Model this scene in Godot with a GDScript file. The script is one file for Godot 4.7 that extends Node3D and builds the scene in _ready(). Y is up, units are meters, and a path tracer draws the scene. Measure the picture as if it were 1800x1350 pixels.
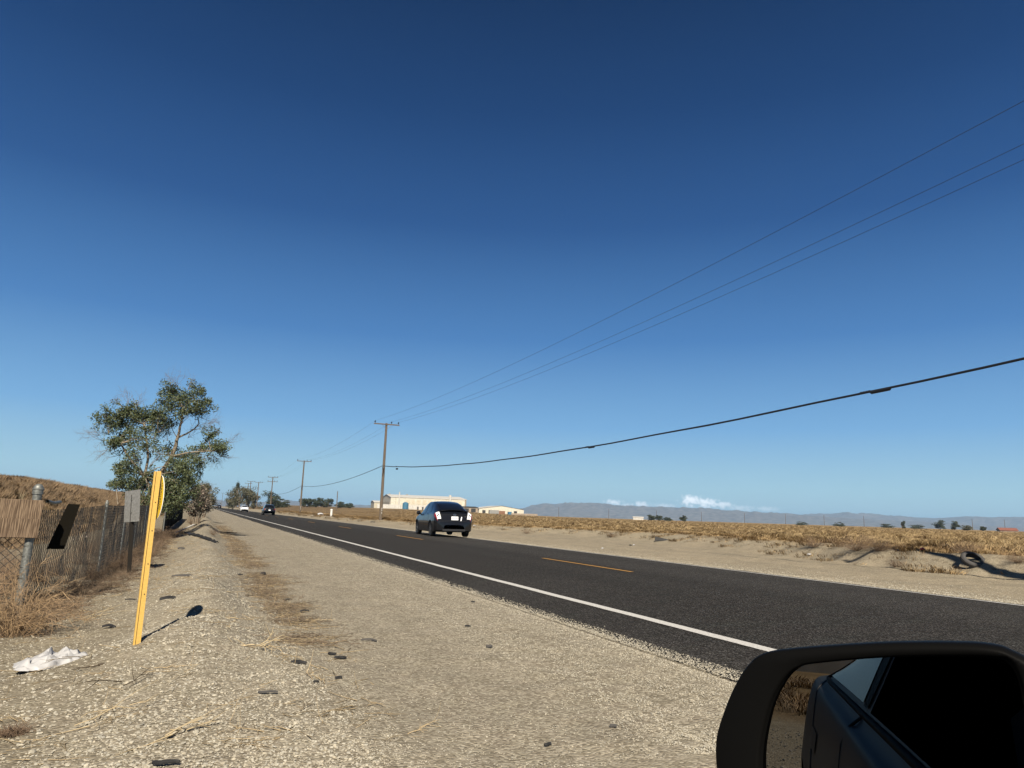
extends Node3D

# ------------------------------------------------------------------ mesh builder
class MB:
	var v := PackedVector3Array()
	var n := PackedVector3Array()
	var c := PackedColorArray()
	var col := Color(1, 1, 1)
	func vert(p: Vector3, nn: Vector3) -> void:
		v.append(p); n.append(nn); c.append(col)
	func tri(a: Vector3, b: Vector3, d: Vector3) -> void:      # counter-clockwise seen from outside
		var nn := (b - a).cross(d - a).normalized()
		vert(a, nn); vert(d, nn); vert(b, nn)
	func trin(a: Vector3, b: Vector3, d: Vector3, na: Vector3, nb: Vector3, nd: Vector3) -> void:
		vert(a, na); vert(d, nd); vert(b, nb)
	func quad(a: Vector3, b: Vector3, d: Vector3, e: Vector3) -> void:
		tri(a, b, d); tri(a, d, e)
	func quadn(a: Vector3, b: Vector3, d: Vector3, e: Vector3, nn: Vector3) -> void:
		trin(a, b, d, nn, nn, nn); trin(a, d, e, nn, nn, nn)
	func box(ctr: Vector3, size: Vector3, bas := Basis.IDENTITY, bevel := 0.0) -> void:
		var h := size * 0.5
		if bevel <= 0.0:
			var p := []
			for i in 8:
				p.append(ctr + bas * Vector3(h.x * (1 if i & 1 else -1), h.y * (1 if i & 2 else -1), h.z * (1 if i & 4 else -1)))
			quad(p[4], p[5], p[7], p[6]); quad(p[1], p[0], p[2], p[3])
			quad(p[5], p[1], p[3], p[7]); quad(p[0], p[4], p[6], p[2])
			quad(p[6], p[7], p[3], p[2]); quad(p[0], p[1], p[5], p[4])
			return
		# box whose upright and level edges are chamfered
		var b := minf(bevel, minf(h.x, minf(h.y, h.z)) * 0.9)
		var rings := [[h.x - b, -h.y, h.z - b], [h.x, -h.y + b, h.z], [h.x, h.y - b, h.z], [h.x - b, h.y, h.z - b]]
		var prev := []
		for r in rings:
			var cur := []
			for q in [[1, 1], [1, -1], [-1, -1], [-1, 1]]:
				cur.append(ctr + bas * Vector3(q[0] * r[0], r[1], q[1] * r[2]))
			if prev.size() > 0:
				for k in 4:
					var k2 := (k + 1) % 4
					quad(prev[k2], prev[k], cur[k], cur[k2])
			else:
				quad(cur[0], cur[3], cur[2], cur[1])
			prev = cur
		quad(prev[0], prev[1], prev[2], prev[3])
	func tube(pts: Array, radii: Array, sides := 6, caps := true) -> void:
		var m := pts.size()
		var rings := []
		var side := Vector3.ZERO
		for i in m:
			var a: Vector3 = pts[maxi(i - 1, 0)]
			var b: Vector3 = pts[mini(i + 1, m - 1)]
			var d := (b - a).normalized()
			if side == Vector3.ZERO:
				side = d.cross(Vector3.UP if absf(d.y) < 0.9 else Vector3.RIGHT).normalized()
			side = (side - d * side.dot(d)).normalized()
			var up := side.cross(d)
			var ring := []
			for k in sides:
				var t := TAU * k / sides
				ring.append(side * cos(t) + up * sin(t))
			rings.append(ring)
		for i in m - 1:
			var p0: Vector3 = pts[i]
			var p1: Vector3 = pts[i + 1]
			var r0: float = radii[mini(i, radii.size() - 1)]
			var r1: float = radii[mini(i + 1, radii.size() - 1)]
			for k in sides:
				var k2 := (k + 1) % sides
				var n0: Vector3 = rings[i][k]
				var n1: Vector3 = rings[i][k2]
				var n2: Vector3 = rings[i + 1][k2]
				var n3: Vector3 = rings[i + 1][k]
				trin(p0 + n0 * r0, p1 + n3 * r1, p1 + n2 * r1, n0, n3, n2)
				trin(p0 + n0 * r0, p1 + n2 * r1, p0 + n1 * r0, n0, n2, n1)
		if caps:
			for e in [0, m - 1]:
				var r: float = radii[mini(e, radii.size() - 1)]
				var ctr: Vector3 = pts[e]
				for k in sides:
					var a: Vector3 = ctr + rings[e][k] * r
					var b: Vector3 = ctr + rings[e][(k + 1) % sides] * r
					if e == 0: tri(ctr, a, b)
					else: tri(ctr, b, a)
	func lathe(prof: Array, sides: int, bas := Basis.IDENTITY, o := Vector3.ZERO) -> void:   # prof: [radius, height]
		for i in prof.size() - 1:
			var a: Array = prof[i]
			var b: Array = prof[i + 1]
			var nn := Vector2(b[1] - a[1], a[0] - b[0]).normalized()
			for k in sides:
				var t0 := TAU * k / sides
				var t1 := TAU * (k + 1) / sides
				var d0 := Vector3(cos(t0), 0, -sin(t0))
				var d1 := Vector3(cos(t1), 0, -sin(t1))
				var n0 := bas * (d0 * nn.x + Vector3.UP * nn.y)
				var n1 := bas * (d1 * nn.x + Vector3.UP * nn.y)
				var p0 = o + bas * (d0 * a[0] + Vector3.UP * a[1])
				var p1 = o + bas * (d1 * a[0] + Vector3.UP * a[1])
				var p2 = o + bas * (d1 * b[0] + Vector3.UP * b[1])
				var p3 = o + bas * (d0 * b[0] + Vector3.UP * b[1])
				trin(p0, p1, p2, n0, n1, n1); trin(p0, p2, p3, n0, n1, n0)
	func plate(outline: Array, thick: float, bas: Basis, o: Vector3) -> void:   # convex-ish outline in x,y, counter-clockwise; front at +z
		var m := outline.size()
		var cc := Vector2.ZERO
		for q in outline: cc += q
		cc /= m
		for k in m:
			var a: Vector2 = outline[k]
			var b: Vector2 = outline[(k + 1) % m]
			var f := thick * 0.5
			tri(o + bas * Vector3(cc.x, cc.y, f), o + bas * Vector3(a.x, a.y, f), o + bas * Vector3(b.x, b.y, f))
			tri(o + bas * Vector3(cc.x, cc.y, -f), o + bas * Vector3(b.x, b.y, -f), o + bas * Vector3(a.x, a.y, -f))
			quad(o + bas * Vector3(a.x, a.y, f), o + bas * Vector3(a.x, a.y, -f), o + bas * Vector3(b.x, b.y, -f), o + bas * Vector3(b.x, b.y, f))
	func grid(g: Array, flip := false, skip := {}) -> void:      # g[i][j] points; smooth normals
		var ni := g.size()
		var nj: int = g[0].size()
		var nr := []
		for i in ni:
			var row := PackedVector3Array()
			for j in nj:
				var du: Vector3 = g[mini(i + 1, ni - 1)][j] - g[maxi(i - 1, 0)][j]
				var dv: Vector3 = g[i][mini(j + 1, nj - 1)] - g[i][maxi(j - 1, 0)]
				var nn := du.cross(dv)
				if flip: nn = -nn
				row.append(nn.normalized() if nn.length_squared() > 1e-14 else Vector3.UP)
			nr.append(row)
		for i in ni - 1:
			for j in nj - 1:
				if skip.has(i * 4096 + j): continue
				if flip:
					trin(g[i][j], g[i + 1][j + 1], g[i + 1][j], nr[i][j], nr[i + 1][j + 1], nr[i + 1][j])
					trin(g[i][j], g[i][j + 1], g[i + 1][j + 1], nr[i][j], nr[i][j + 1], nr[i + 1][j + 1])
				else:
					trin(g[i][j], g[i + 1][j], g[i + 1][j + 1], nr[i][j], nr[i + 1][j], nr[i + 1][j + 1])
					trin(g[i][j], g[i + 1][j + 1], g[i][j + 1], nr[i][j], nr[i + 1][j + 1], nr[i][j + 1])
	func mesh() -> ArrayMesh:
		var a := []
		a.resize(Mesh.ARRAY_MAX)
		a[Mesh.ARRAY_VERTEX] = v
		a[Mesh.ARRAY_NORMAL] = n
		a[Mesh.ARRAY_COLOR] = c
		var m := ArrayMesh.new()
		m.add_surface_from_arrays(Mesh.PRIMITIVE_TRIANGLES, a)
		return m

# ------------------------------------------------------------------ car body as one lofted surface
class CarShape:
	var keys := {}
	var length := 4.5
	var z_rear := 2.25
	var sill := 0.2
	var wheels := [0.9, 3.5]
	var wheel_r := 0.32
	var arch_r := 0.37
	var ymid := 0.62
	static func crv(k: Array, s: float) -> float:
		if s <= k[0][0]: return k[0][1]
		for i in k.size() - 1:
			if s <= k[i + 1][0]:
				var h: float = k[i + 1][0] - k[i][0]
				var t = (s - k[i][0]) / h
				var d: float = (k[i + 1][1] - k[i][1]) / h
				var d0 := d
				var d1 := d
				if i > 0:
					var dp: float = (k[i][1] - k[i - 1][1]) / (k[i][0] - k[i - 1][0])
					d0 = 0.0 if dp * d <= 0 else 2.0 * dp * d / (dp + d)
				if i < k.size() - 2:
					var dn: float = (k[i + 2][1] - k[i + 1][1]) / (k[i + 2][0] - k[i + 1][0])
					d1 = 0.0 if dn * d <= 0 else 2.0 * dn * d / (dn + d)
				var t2 = t * t
				var t3 = t2 * t
				return (2 * t3 - 3 * t2 + 1) * k[i][1] + (t3 - 2 * t2 + t) * h * d0 + (-2 * t3 + 3 * t2) * k[i + 1][1] + (t3 - t2) * h * d1
		return k[k.size() - 1][1]
	func bottom(s: float) -> float:
		var y := sill
		var e := minf(s, length - s)
		if e < 0.5: y += (0.5 - e) * 0.16
		for w in wheels:
			var d: float = absf(s - w)
			if d < arch_r: y = maxf(y, wheel_r + sqrt(arch_r * arch_r - d * d))
		return y
	func ring(s: float) -> PackedVector2Array:
		var top := crv(keys.top, s)
		var belt := minf(crv(keys.belt, s), top - 0.012)
		var wb := crv(keys.wbelt, s)
		var wm := crv(keys.wmid, s)
		var wr := crv(keys.wroof, s)
		var yb := bottom(s)
		var drop := minf(0.075, (top - belt) * 0.45)
		var y7 := minf(ymid, belt - 0.08)
		var p := PackedVector2Array()
		p.append(Vector2(0, top))
		p.append(Vector2(wr * 0.45, top - drop * 0.1))
		p.append(Vector2(wr * 0.8, top - drop * 0.35))
		p.append(Vector2(wr, top - drop))
		p.append(Vector2((wr + wb) * 0.5 + 0.012, (top - drop + belt) * 0.5))
		p.append(Vector2(wb, belt))
		p.append(Vector2(wb + (wm - wb) * 0.62, maxf(belt - 0.055, y7 + 0.03)))
		p.append(Vector2(wm, maxf(y7, yb + 0.05)))
		p.append(Vector2(wm * 0.993, maxf(minf(0.46, y7 - 0.06), yb + 0.035)))
		p.append(Vector2(wm * 0.968, maxf(sill + 0.05, yb + 0.02)))
		p.append(Vector2(wm * 0.93, yb))
		p.append(Vector2(0, yb))
		return p
	func at(s: float, t: float, side: float) -> Vector3:
		return on(ring(s), s, t, side)
	func on(r: PackedVector2Array, s: float, t: float, side: float) -> Vector3:
		var i := clampi(int(t), 0, 10)
		var q: Vector2
		if i >= 9: q = r[i].lerp(r[i + 1], t - i)
		else:
			var before: Vector2 = r[i - 1] if i > 0 else Vector2(-r[1].x, r[1].y)
			q = r[i].cubic_interpolate(r[i + 1], before, r[i + 2], t - i)
		return Vector3(q.x * side, q.y, z_rear - s)
	func body(mb: MB, ds := 0.045, dt := 0.25, hole := []) -> void:      # hole: [s0, s1 low, s1 high, t0, t1] on the left side
		var ss := []
		var s := 0.0
		while s < length:
			ss.append(s)
			s += ds if (s > 0.3 and s < length - 0.3) else ds * 0.4
		ss.append(length)
		for w in wheels:
			for e in [-1, 1]:
				ss.append(w + e * arch_r * 0.999); ss.append(w + e * arch_r * 0.96); ss.append(w + e * arch_r * 1.001)
		ss.sort()
		var ts := []
		var t := 0.0
		while t < 11.0:
			ts.append(t); t += dt
		ts.append(11.0)
		var g := []
		for q in ss:
			var r := ring(q)
			var row := []
			for k in range(ts.size() - 1, -1, -1): row.append(on(r, q, ts[k], -1.0))
			for k in range(1, ts.size()): row.append(on(r, q, ts[k], 1.0))
			g.append(row)
		var skip := {}
		if hole.size() > 0:
			for i in ss.size() - 1:
				for k in ts.size() - 1:
					var tm: float = ts[k] + dt * 0.5
					var s1 := lerpf(hole[1], hole[2], (tm - hole[3]) / (hole[4] - hole[3]))
					if ss[i] >= hole[0] and ss[i + 1] <= s1 and tm > hole[3] and tm < hole[4]: skip[i * 4096 + ts.size() - 2 - k] = true
		mb.grid(g, false, skip)
		for e in [0, g.size() - 1]:            # close the two ends
			var row: Array = g[e]
			var m := row.size()
			for k in m / 2:
				var a: Vector3 = row[k]
				var b: Vector3 = row[k + 1]
				var d: Vector3 = row[m - 2 - k]
				var f: Vector3 = row[m - 1 - k]
				mb.quadn(a, b, d, f, Vector3(0, 0, 1 if e == 0 else -1))
	# a piece of the surface between four corners (s, t), lifted off it by off; side 0 spans both sides
	func patch(mb: MB, c0: Vector2, c1: Vector2, c2: Vector2, c3: Vector2, side: float, off := 0.006, ns := 10, nt := 8) -> void:
		var g := []
		for i in ns + 1:
			var row := []
			for j in nt + 1:
				var fi := float(i) / ns
				var fj := float(j) / nt
				var st := c0.lerp(c1, fi).lerp(c3.lerp(c2, fi), fj)
				row.append(at(st.x, absf(st.y), (signf(st.y) if st.y != 0 else 1.0) if side == 0 else side))
			g.append(row)
		var nr := []
		for i in ns + 1:
			var row := []
			for j in nt + 1:
				var du: Vector3 = g[mini(i + 1, ns)][j] - g[maxi(i - 1, 0)][j]
				var dv: Vector3 = g[i][mini(j + 1, nt)] - g[i][maxi(j - 1, 0)]
				var nn := du.cross(dv).normalized()
				var p: Vector3 = g[i][j]
				if nn.dot(p - Vector3(0, 0.75, clampf(p.z, z_rear - length + 0.9, z_rear - 0.9))) < 0: nn = -nn
				row.append(nn)
			nr.append(row)
		for i in ns:
			for j in nt:
				var p0: Vector3 = g[i][j] + nr[i][j] * off
				var p1: Vector3 = g[i + 1][j] + nr[i + 1][j] * off
				var p2: Vector3 = g[i + 1][j + 1] + nr[i + 1][j + 1] * off
				var p3: Vector3 = g[i][j + 1] + nr[i][j + 1] * off
				if (p1 - p0).cross(p2 - p0).dot(nr[i][j]) > 0:
					mb.trin(p0, p1, p2, nr[i][j], nr[i + 1][j], nr[i + 1][j + 1]); mb.trin(p0, p2, p3, nr[i][j], nr[i + 1][j + 1], nr[i][j + 1])
				else:
					mb.trin(p0, p2, p1, nr[i][j], nr[i + 1][j + 1], nr[i + 1][j]); mb.trin(p0, p3, p2, nr[i][j], nr[i][j + 1], nr[i + 1][j + 1])
	# a thin line along the surface through (s, t) points
	func seam(mb: MB, st: Array, side: float, rad: float) -> void:
		var pts := []
		for k in st.size() - 1:
			for i in 8:
				var q: Vector2 = st[k].lerp(st[k + 1], i / 8.0)
				pts.append(at(q.x, absf(q.y), side if side != 0 else (signf(q.y) if q.y != 0 else 1.0)))
		var e: Vector2 = st[st.size() - 1]
		pts.append(at(e.x, absf(e.y), side if side != 0 else (signf(e.y) if e.y != 0 else 1.0)))
		mb.tube(pts, [rad], 5)

# ------------------------------------------------------------------ naming and materials
var used := {}
var rng := RandomNumberGenerator.new()
var fbm := FastNoiseLite.new()
var cam: Camera3D
const CAM_H := 1.25
const EXPOSURE := 1.75
var M := {}

func numbered(called: String) -> String:
	var k: int = used.get(called, 0)
	used[called] = k + 1
	return called if k == 0 else "%s_%03d" % [called, k]

func tag(o: Node, label: String, category: String, group := "") -> void:
	o.set_meta("label", label)
	o.set_meta("category", category)
	if group != "": o.set_meta("group", group)

func thing(called: String, label: String, category: String, at := Vector3.ZERO, turn := 0.0, group := "") -> Node3D:
	var o := Node3D.new()
	o.name = numbered(called)
	add_child(o)
	o.position = at
	o.rotation.y = turn
	tag(o, label, category, group)
	return o

func part(called: String, mb: MB, mat: Material, parent: Node) -> MeshInstance3D:
	var o := MeshInstance3D.new()
	o.mesh = mb.mesh()
	o.material_override = mat
	o.name = called if parent != self else numbered(called)
	parent.add_child(o, true)
	return o

func solo(called: String, mb: MB, mat: Material, label: String, category: String, at := Vector3.ZERO, turn := 0.0, group := "") -> MeshInstance3D:
	var o := part(called, mb, mat, self)
	o.position = at
	o.rotation.y = turn
	tag(o, label, category, group)
	return o

func structure(called: String, mb: MB, mat: Material, parent: Node = self) -> MeshInstance3D:
	var o := part(called, mb, mat, parent)
	if parent == self: o.set_meta("kind", "structure")
	return o

func many(called: String, mesh: Mesh, mat: Material, xf: Array, cols: Array, parent: Node = self) -> MultiMeshInstance3D:
	var mm := MultiMesh.new()
	mm.transform_format = MultiMesh.TRANSFORM_3D
	mm.use_colors = cols.size() > 0
	mm.mesh = mesh
	mm.instance_count = xf.size()
	for i in xf.size():
		mm.set_instance_transform(i, xf[i])
		if cols.size() > 0: mm.set_instance_color(i, cols[i])
	var o := MultiMeshInstance3D.new()
	o.multimesh = mm
	o.material_override = mat
	o.name = called if parent != self else numbered(called)
	parent.add_child(o, true)
	o.set_meta("kind", "stuff")
	return o

func mat(called: String, lin: Color, rough := 0.8, metal := 0.0) -> StandardMaterial3D:
	var m := StandardMaterial3D.new()
	m.resource_name = called
	m.albedo_color = lin.linear_to_srgb()
	m.roughness = rough
	m.metallic = metal
	M[called] = m
	return m

func noise_tex(seed_: int, freq: float, size: int, lo: Color, hi: Color, kind := FastNoiseLite.TYPE_SIMPLEX_SMOOTH, oct := 4, cell := -1, power := 1.0) -> ImageTexture:
	var f := FastNoiseLite.new()
	f.seed = seed_
	f.frequency = freq
	f.noise_type = kind
	f.fractal_octaves = oct
	f.fractal_type = FastNoiseLite.FRACTAL_FBM if oct > 1 else FastNoiseLite.FRACTAL_NONE
	if cell >= 0: f.cellular_return_type = cell as FastNoiseLite.CellularReturnType
	var im := f.get_seamless_image(size, size)
	im.convert(Image.FORMAT_L8)
	var src := im.get_data()
	var out := PackedByteArray()
	out.resize(size * size * 3)
	var lut := []
	for i in 256:
		var q := lo.lerp(hi, pow(i / 255.0, power))
		lut.append([int(q.r * 255), int(q.g * 255), int(q.b * 255)])
	for i in size * size:
		var e: Array = lut[src[i]]
		out[i * 3] = e[0]; out[i * 3 + 1] = e[1]; out[i * 3 + 2] = e[2]
	return ImageTexture.create_from_image(Image.create_from_data(size, size, false, Image.FORMAT_RGB8, out))

func grain_tex(seed_: int, lo: Color, hi: Color) -> ImageTexture:      # long fibres running up the board
	var f := FastNoiseLite.new()
	f.seed = seed_
	f.frequency = 0.01
	f.fractal_octaves = 4
	var im := Image.create_empty(512, 512, false, Image.FORMAT_RGB8)
	for y in 512:
		for x in 512:
			var bend := f.get_noise_2d(x * 0.3, y * 0.12) * 9.0
			var k := 0.5 + 0.55 * f.get_noise_2d((x + bend) * 9.0, y * 0.35) + 0.35 * f.get_noise_2d((x + bend) * 30.0, y * 0.9 + 700.0)
			im.set_pixel(x, y, lo.lerp(hi, clampf(k, 0, 1)))
	return ImageTexture.create_from_image(im)

func tri_uv(m: StandardMaterial3D, metres: float) -> void:
	m.uv1_triplanar = true
	m.uv1_world_triplanar = true
	m.uv1_scale = Vector3.ONE / metres

# ------------------------------------------------------------------ the lie of the land
func crv(k: Array, s: float) -> float: return CarShape.crv(k, s)
func sstep(a: float, b: float, x: float) -> float: return smoothstep(a, b, x)

const MOUND := [[0.0, 0.05], [5.0, 0.1], [7.0, 0.22], [9.0, 0.29], [20.0, 0.3], [30.0, 0.42], [45.0, 0.42], [80.0, 0.25], [150.0, 0.1], [400.0, 0.0]]
const BANK := [[0.0, 20.9], [13.0, 20.9], [16.0, 21.1], [20.0, 22.2], [28.0, 24.5], [40.0, 26.0], [50.0, 24.0], [65.0, 20.0], [80.0, 17.8], [120.0, 16.6], [400.0, 16.6]]

func bank_x(d: float) -> float:
	return crv(BANK, d) + 0.5 * fbm.get_noise_2d(d * 3.0, 77.0)

func gy(x: float, z: float) -> float:
	var d := -z
	var y := 0.0
	if x < 4.6:
		var m := crv(MOUND, d)
		var xc := 0.14 + 0.22 * fbm.get_noise_2d(z * 2.2, 11.0)
		var w := 0.46 if x > xc else 0.52
		if d < 7.5: w += (7.5 - d) * 0.16
		y += m * exp(-pow((x - xc) / w, 2.0)) * (1.0 + 0.35 * fbm.get_noise_2d(z * 5.0, 31.0))
		y -= 0.07 * exp(-pow((x + 1.5) / 0.7, 2.0)) * sstep(4, 8, d)
		# rise of the dry bank behind the fence
		y += 2.15 * sstep(-4.6, -8.6, x) * sstep(2, 22, d) * (1.0 + 0.10 * fbm.get_noise_2d(z * 1.1, 5.0))
		y += 0.22 * sstep(-4.6, -7.0, x) * fbm.get_noise_2d(x * 9.0, z * 9.0) * sstep(5, 22, d)
		var near := 1.0 - sstep(3.2, 4.3, x)
		y += near * (0.018 * fbm.get_noise_2d(x * 14.0, z * 14.0) + 0.010 * fbm.get_noise_2d(x * 45.0, z * 45.0))
	elif x < 12.9:
		y = -0.07
	else:
		var xb := bank_x(d)
		y = -0.05 * sstep(12.9, 14.5, x)
		var rough := sstep(14.0, 17.0, x)
		y += rough * 0.05 * fbm.get_noise_2d(x * 6.0, z * 6.0)
		y += (0.55 - 0.2 * sstep(35, 70, d)) * sstep(xb - 1.2 - 1.2 * sstep(18, 30, d), xb + 0.4 + 1.0 * sstep(18, 30, d), x) + 0.07 * exp(-pow((x - xb) / 1.3, 2.0)) * (0.6 + fbm.get_noise_2d(z * 4.0, 3.0))
		y += sstep(xb, xb + 3.0, x) * (0.10 * fbm.get_noise_2d(x * 2.0, z * 2.0) + 0.25 * fbm.get_noise_2d(x * 0.25, z * 0.25))
		var r := sqrt(x * x + z * z)
		var az := rad_to_deg(atan2(x, d))
		y += 2.9 * sstep(90, 650, r) * (1.0 - sstep(14, 30, az)) * sstep(2.0, 6.0, az) + 0.8 * sstep(150, 900, r)
	return y

func zone(x: float, z: float) -> Color:      # ground colours, linear
	var d := -z
	var gravel := Color(0.36, 0.325, 0.26)
	var sand := Color(0.32, 0.285, 0.22)
	var straw := Color(0.40, 0.285, 0.14)
	var soil := Color(0.185, 0.135, 0.085)
	var a := fbm.get_noise_2d(x * 4.0, z * 1.6)
	var b := fbm.get_noise_2d(x * 17.0 + 40.0, z * 11.0)
	var q := gravel
	if x < 4.6:
		q = gravel.lerp(sand, sstep(0.1, -1.1, x + 0.35 * a + 0.2 * b))
		q = q.lerp(sand, sstep(0.05, 0.4, a) * 0.35)
		q = q.lerp(soil, 0.2 * exp(-pow((x - 1.02 + 0.25 * a) / 0.22, 2.0)) * sstep(0.0, 0.35, b + 0.25) * sstep(5.0, 9.0, d))
		q = q.lerp(soil.lerp(straw, 0.35 + 0.5 * b), sstep(-4.3, -6.4, x + 0.8 * a + 5.0 * (1.0 - sstep(2.0, 12.0, d))))
	elif x > 12.9:
		var xb := bank_x(d)
		q = Color(0.40, 0.35, 0.265).lerp(sand, sstep(-0.2, 0.3, a) * 0.5)
		var f := sstep(xb - 0.2, xb + 1.2, x + 0.5 * b)
		var fld := straw.lerp(soil, sstep(0.0, 0.45, fbm.get_noise_2d(x * 0.55, z * 0.55) + 0.4 * b) * 0.8)
		fld = fld.lerp(soil, 0.75 * (1.0 - sstep(6.0, 18.0, rad_to_deg(atan2(x, d)))))
		q = q.lerp(fld, f)
	return q * (0.93 + 0.14 * b)

func spot(px: float, py: float) -> Vector3:      # where the line of sight through a photo pixel meets the land
	var f := 1239.0
	var dir := cam.basis * Vector3((px - 900.0) / f, -(py - 675.0) / f, -1.0).normalized()
	var t := 2.0
	var p := cam.position
	while t < 400.0:
		p = cam.position + dir * t
		if p.y <= gy(p.x, p.z): break
		t += 0.015 + t * 0.002
	p.y = gy(p.x, p.z)
	return p

func depth_of(p: Vector3) -> float: return (p - cam.position).dot(-cam.basis.z)

func sight(px: float, py: float, d: float) -> Vector3:   # the point at depth d along -z on a line of sight
	var dir := cam.basis * Vector3((px - 900.0) / 1239.0, -(py - 675.0) / 1239.0, -1.0)
	return cam.position + dir * (d / -dir.z)

# ------------------------------------------------------------------ start
func _ready() -> void:
	rng.seed = 4711
	fbm.seed = 9
	fbm.frequency = 0.1
	fbm.noise_type = FastNoiseLite.TYPE_SIMPLEX_SMOOTH
	fbm.fractal_octaves = 4
	cam = Camera3D.new()
	cam.name = "camera"
	add_child(cam)
	cam.position = Vector3(0, CAM_H, 0)
	cam.rotation_degrees = Vector3(10.555, -22.924, 1.8)
	cam.fov = 57.16
	cam.near = 0.05
	cam.far = 40000.0
	cam.current = true
	make_sky()
	var sun := DirectionalLight3D.new()
	sun.name = "sun"
	add_child(sun)
	var el := deg_to_rad(40.0)
	var az := deg_to_rad(17.0)           # shadows run this far to the right of the road's direction
	var travel := Vector3(sin(az) * cos(el), -sin(el), -cos(az) * cos(el))
	sun.look_at_from_position(Vector3.ZERO, travel, Vector3.UP)
	sun.light_energy = 1.55
	sun.light_color = Color(1.0, 0.955, 0.88)
	sun.light_angular_distance = 0.5
	sun.shadow_enabled = true
	make_materials()
	make_ground()
	make_hills()
	make_road()
	make_fence()
	make_marker()
	make_tree()
	make_poles()
	make_far()
	make_cars()
	make_own_car()
	make_gravel()
	make_grass()
	make_debris()

func make_sky() -> void:
	var we := WorldEnvironment.new()
	we.name = "environment"
	add_child(we)
	var e := Environment.new()
	we.environment = e
	e.background_mode = Environment.BG_SKY
	e.tonemap_mode = Environment.TONE_MAPPER_LINEAR
	e.tonemap_exposure = EXPOSURE
	e.sdfgi_enabled = true
	e.ssao_enabled = true
	e.ssil_enabled = true
	e.fog_enabled = true
	e.fog_density = 0.000075
	e.fog_light_color = Color(0.67, 0.84, 1.0)
	# clear air: colour by height above the horizon (degrees, sRGB as seen)
	var steps := [[0.0, Color8(178, 209, 222)], [2.5, Color8(168, 208, 226)], [7.0, Color8(124, 176, 222)], [14.0, Color8(79, 131, 190)], [23.0, Color8(46, 89, 146)], [31.5, Color8(30, 67, 117)], [39.0, Color8(22, 53, 96)], [60.0, Color8(18, 43, 80)], [90.0, Color8(17, 40, 75)]]
	var w := 4096
	var h := 2048
	var im := Image.create_empty(w, h, false, Image.FORMAT_RGBF)
	for r in h:
		var up := 90.0 - (r + 0.5) * 180.0 / h
		im.fill_rect(Rect2i(0, r, w, 1), air(steps, up))
	# cumulus low over the hills
	var cn := FastNoiseLite.new()
	cn.seed = 21
	cn.frequency = 0.55
	cn.fractal_octaves = 5
	var puffs := [[31.3, 1.28, 0.9, 0.24, 0.8], [32.3, 1.05, 1.1, 0.2, 0.45], [33.5, 1.2, 0.9, 0.24, 0.75], [35.3, 1.12, 1.3, 0.18, 0.45], [37.3, 1.62, 1.0, 0.48, 1.15], [38.4, 1.45, 1.1, 0.42, 1.0], [39.6, 1.3, 1.0, 0.3, 0.7], [41.0, 1.1, 1.2, 0.24, 0.4], [42.8, 1.1, 1.1, 0.22, 0.35], [298.0, 1.3, 2.0, 0.4, 0.7], [118.0, 1.4, 2.5, 0.45, 0.7], [170.0, 1.2, 2.0, 0.35, 0.6], [235.0, 1.3, 2.0, 0.35, 0.6]]
	for p in puffs:
		var a0 := int((p[0] - p[2] * 1.6) / 360.0 * w)
		var a1 := int((p[0] + p[2] * 1.6) / 360.0 * w)
		var r0 := int((90.0 - (p[1] + p[3] * 2.2)) / 180.0 * h)
		var r1 := int((90.0 - (p[1] - p[3] * 2.0)) / 180.0 * h)
		for r in range(r0, r1 + 1):
			for q in range(a0, a1 + 1):
				var a := (q + 0.5) * 360.0 / w
				var up := 90.0 - (r + 0.5) * 180.0 / h
				var dx: float = (a - p[0]) / p[2]
				var dy: float = (up - p[1]) / p[3]
				if dy < 0: dy *= 0.75
				var k: float = 1.0 - sqrt(dx * dx + dy * dy) + 0.75 * cn.get_noise_2d(a * 5.0, up * 7.0)
				k = smoothstep(0.12, 0.8, k) * minf(p[4], 1.0)
				if k <= 0: continue
				var white := Color8(222, 228, 233).srgb_to_linear() / EXPOSURE * 1.6
				var q2 := posmod(q, w)
				im.set_pixel(q2, r, im.get_pixel(q2, r).lerp(white, k))
	var sm := PanoramaSkyMaterial.new()
	sm.panorama = ImageTexture.create_from_image(im)
	var sky := Sky.new()
	sky.sky_material = sm
	e.sky = sky

func air(steps: Array, up: float) -> Color:
	if up <= 0.0: up = 0.0
	for i in steps.size() - 1:
		if up <= steps[i + 1][0]:
			var t: float = (up - steps[i][0]) / (steps[i + 1][0] - steps[i][0])
			return steps[i][1].srgb_to_linear().lerp(steps[i + 1][1].srgb_to_linear(), t) / EXPOSURE
	return steps[steps.size() - 1][1].srgb_to_linear() / EXPOSURE

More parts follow.
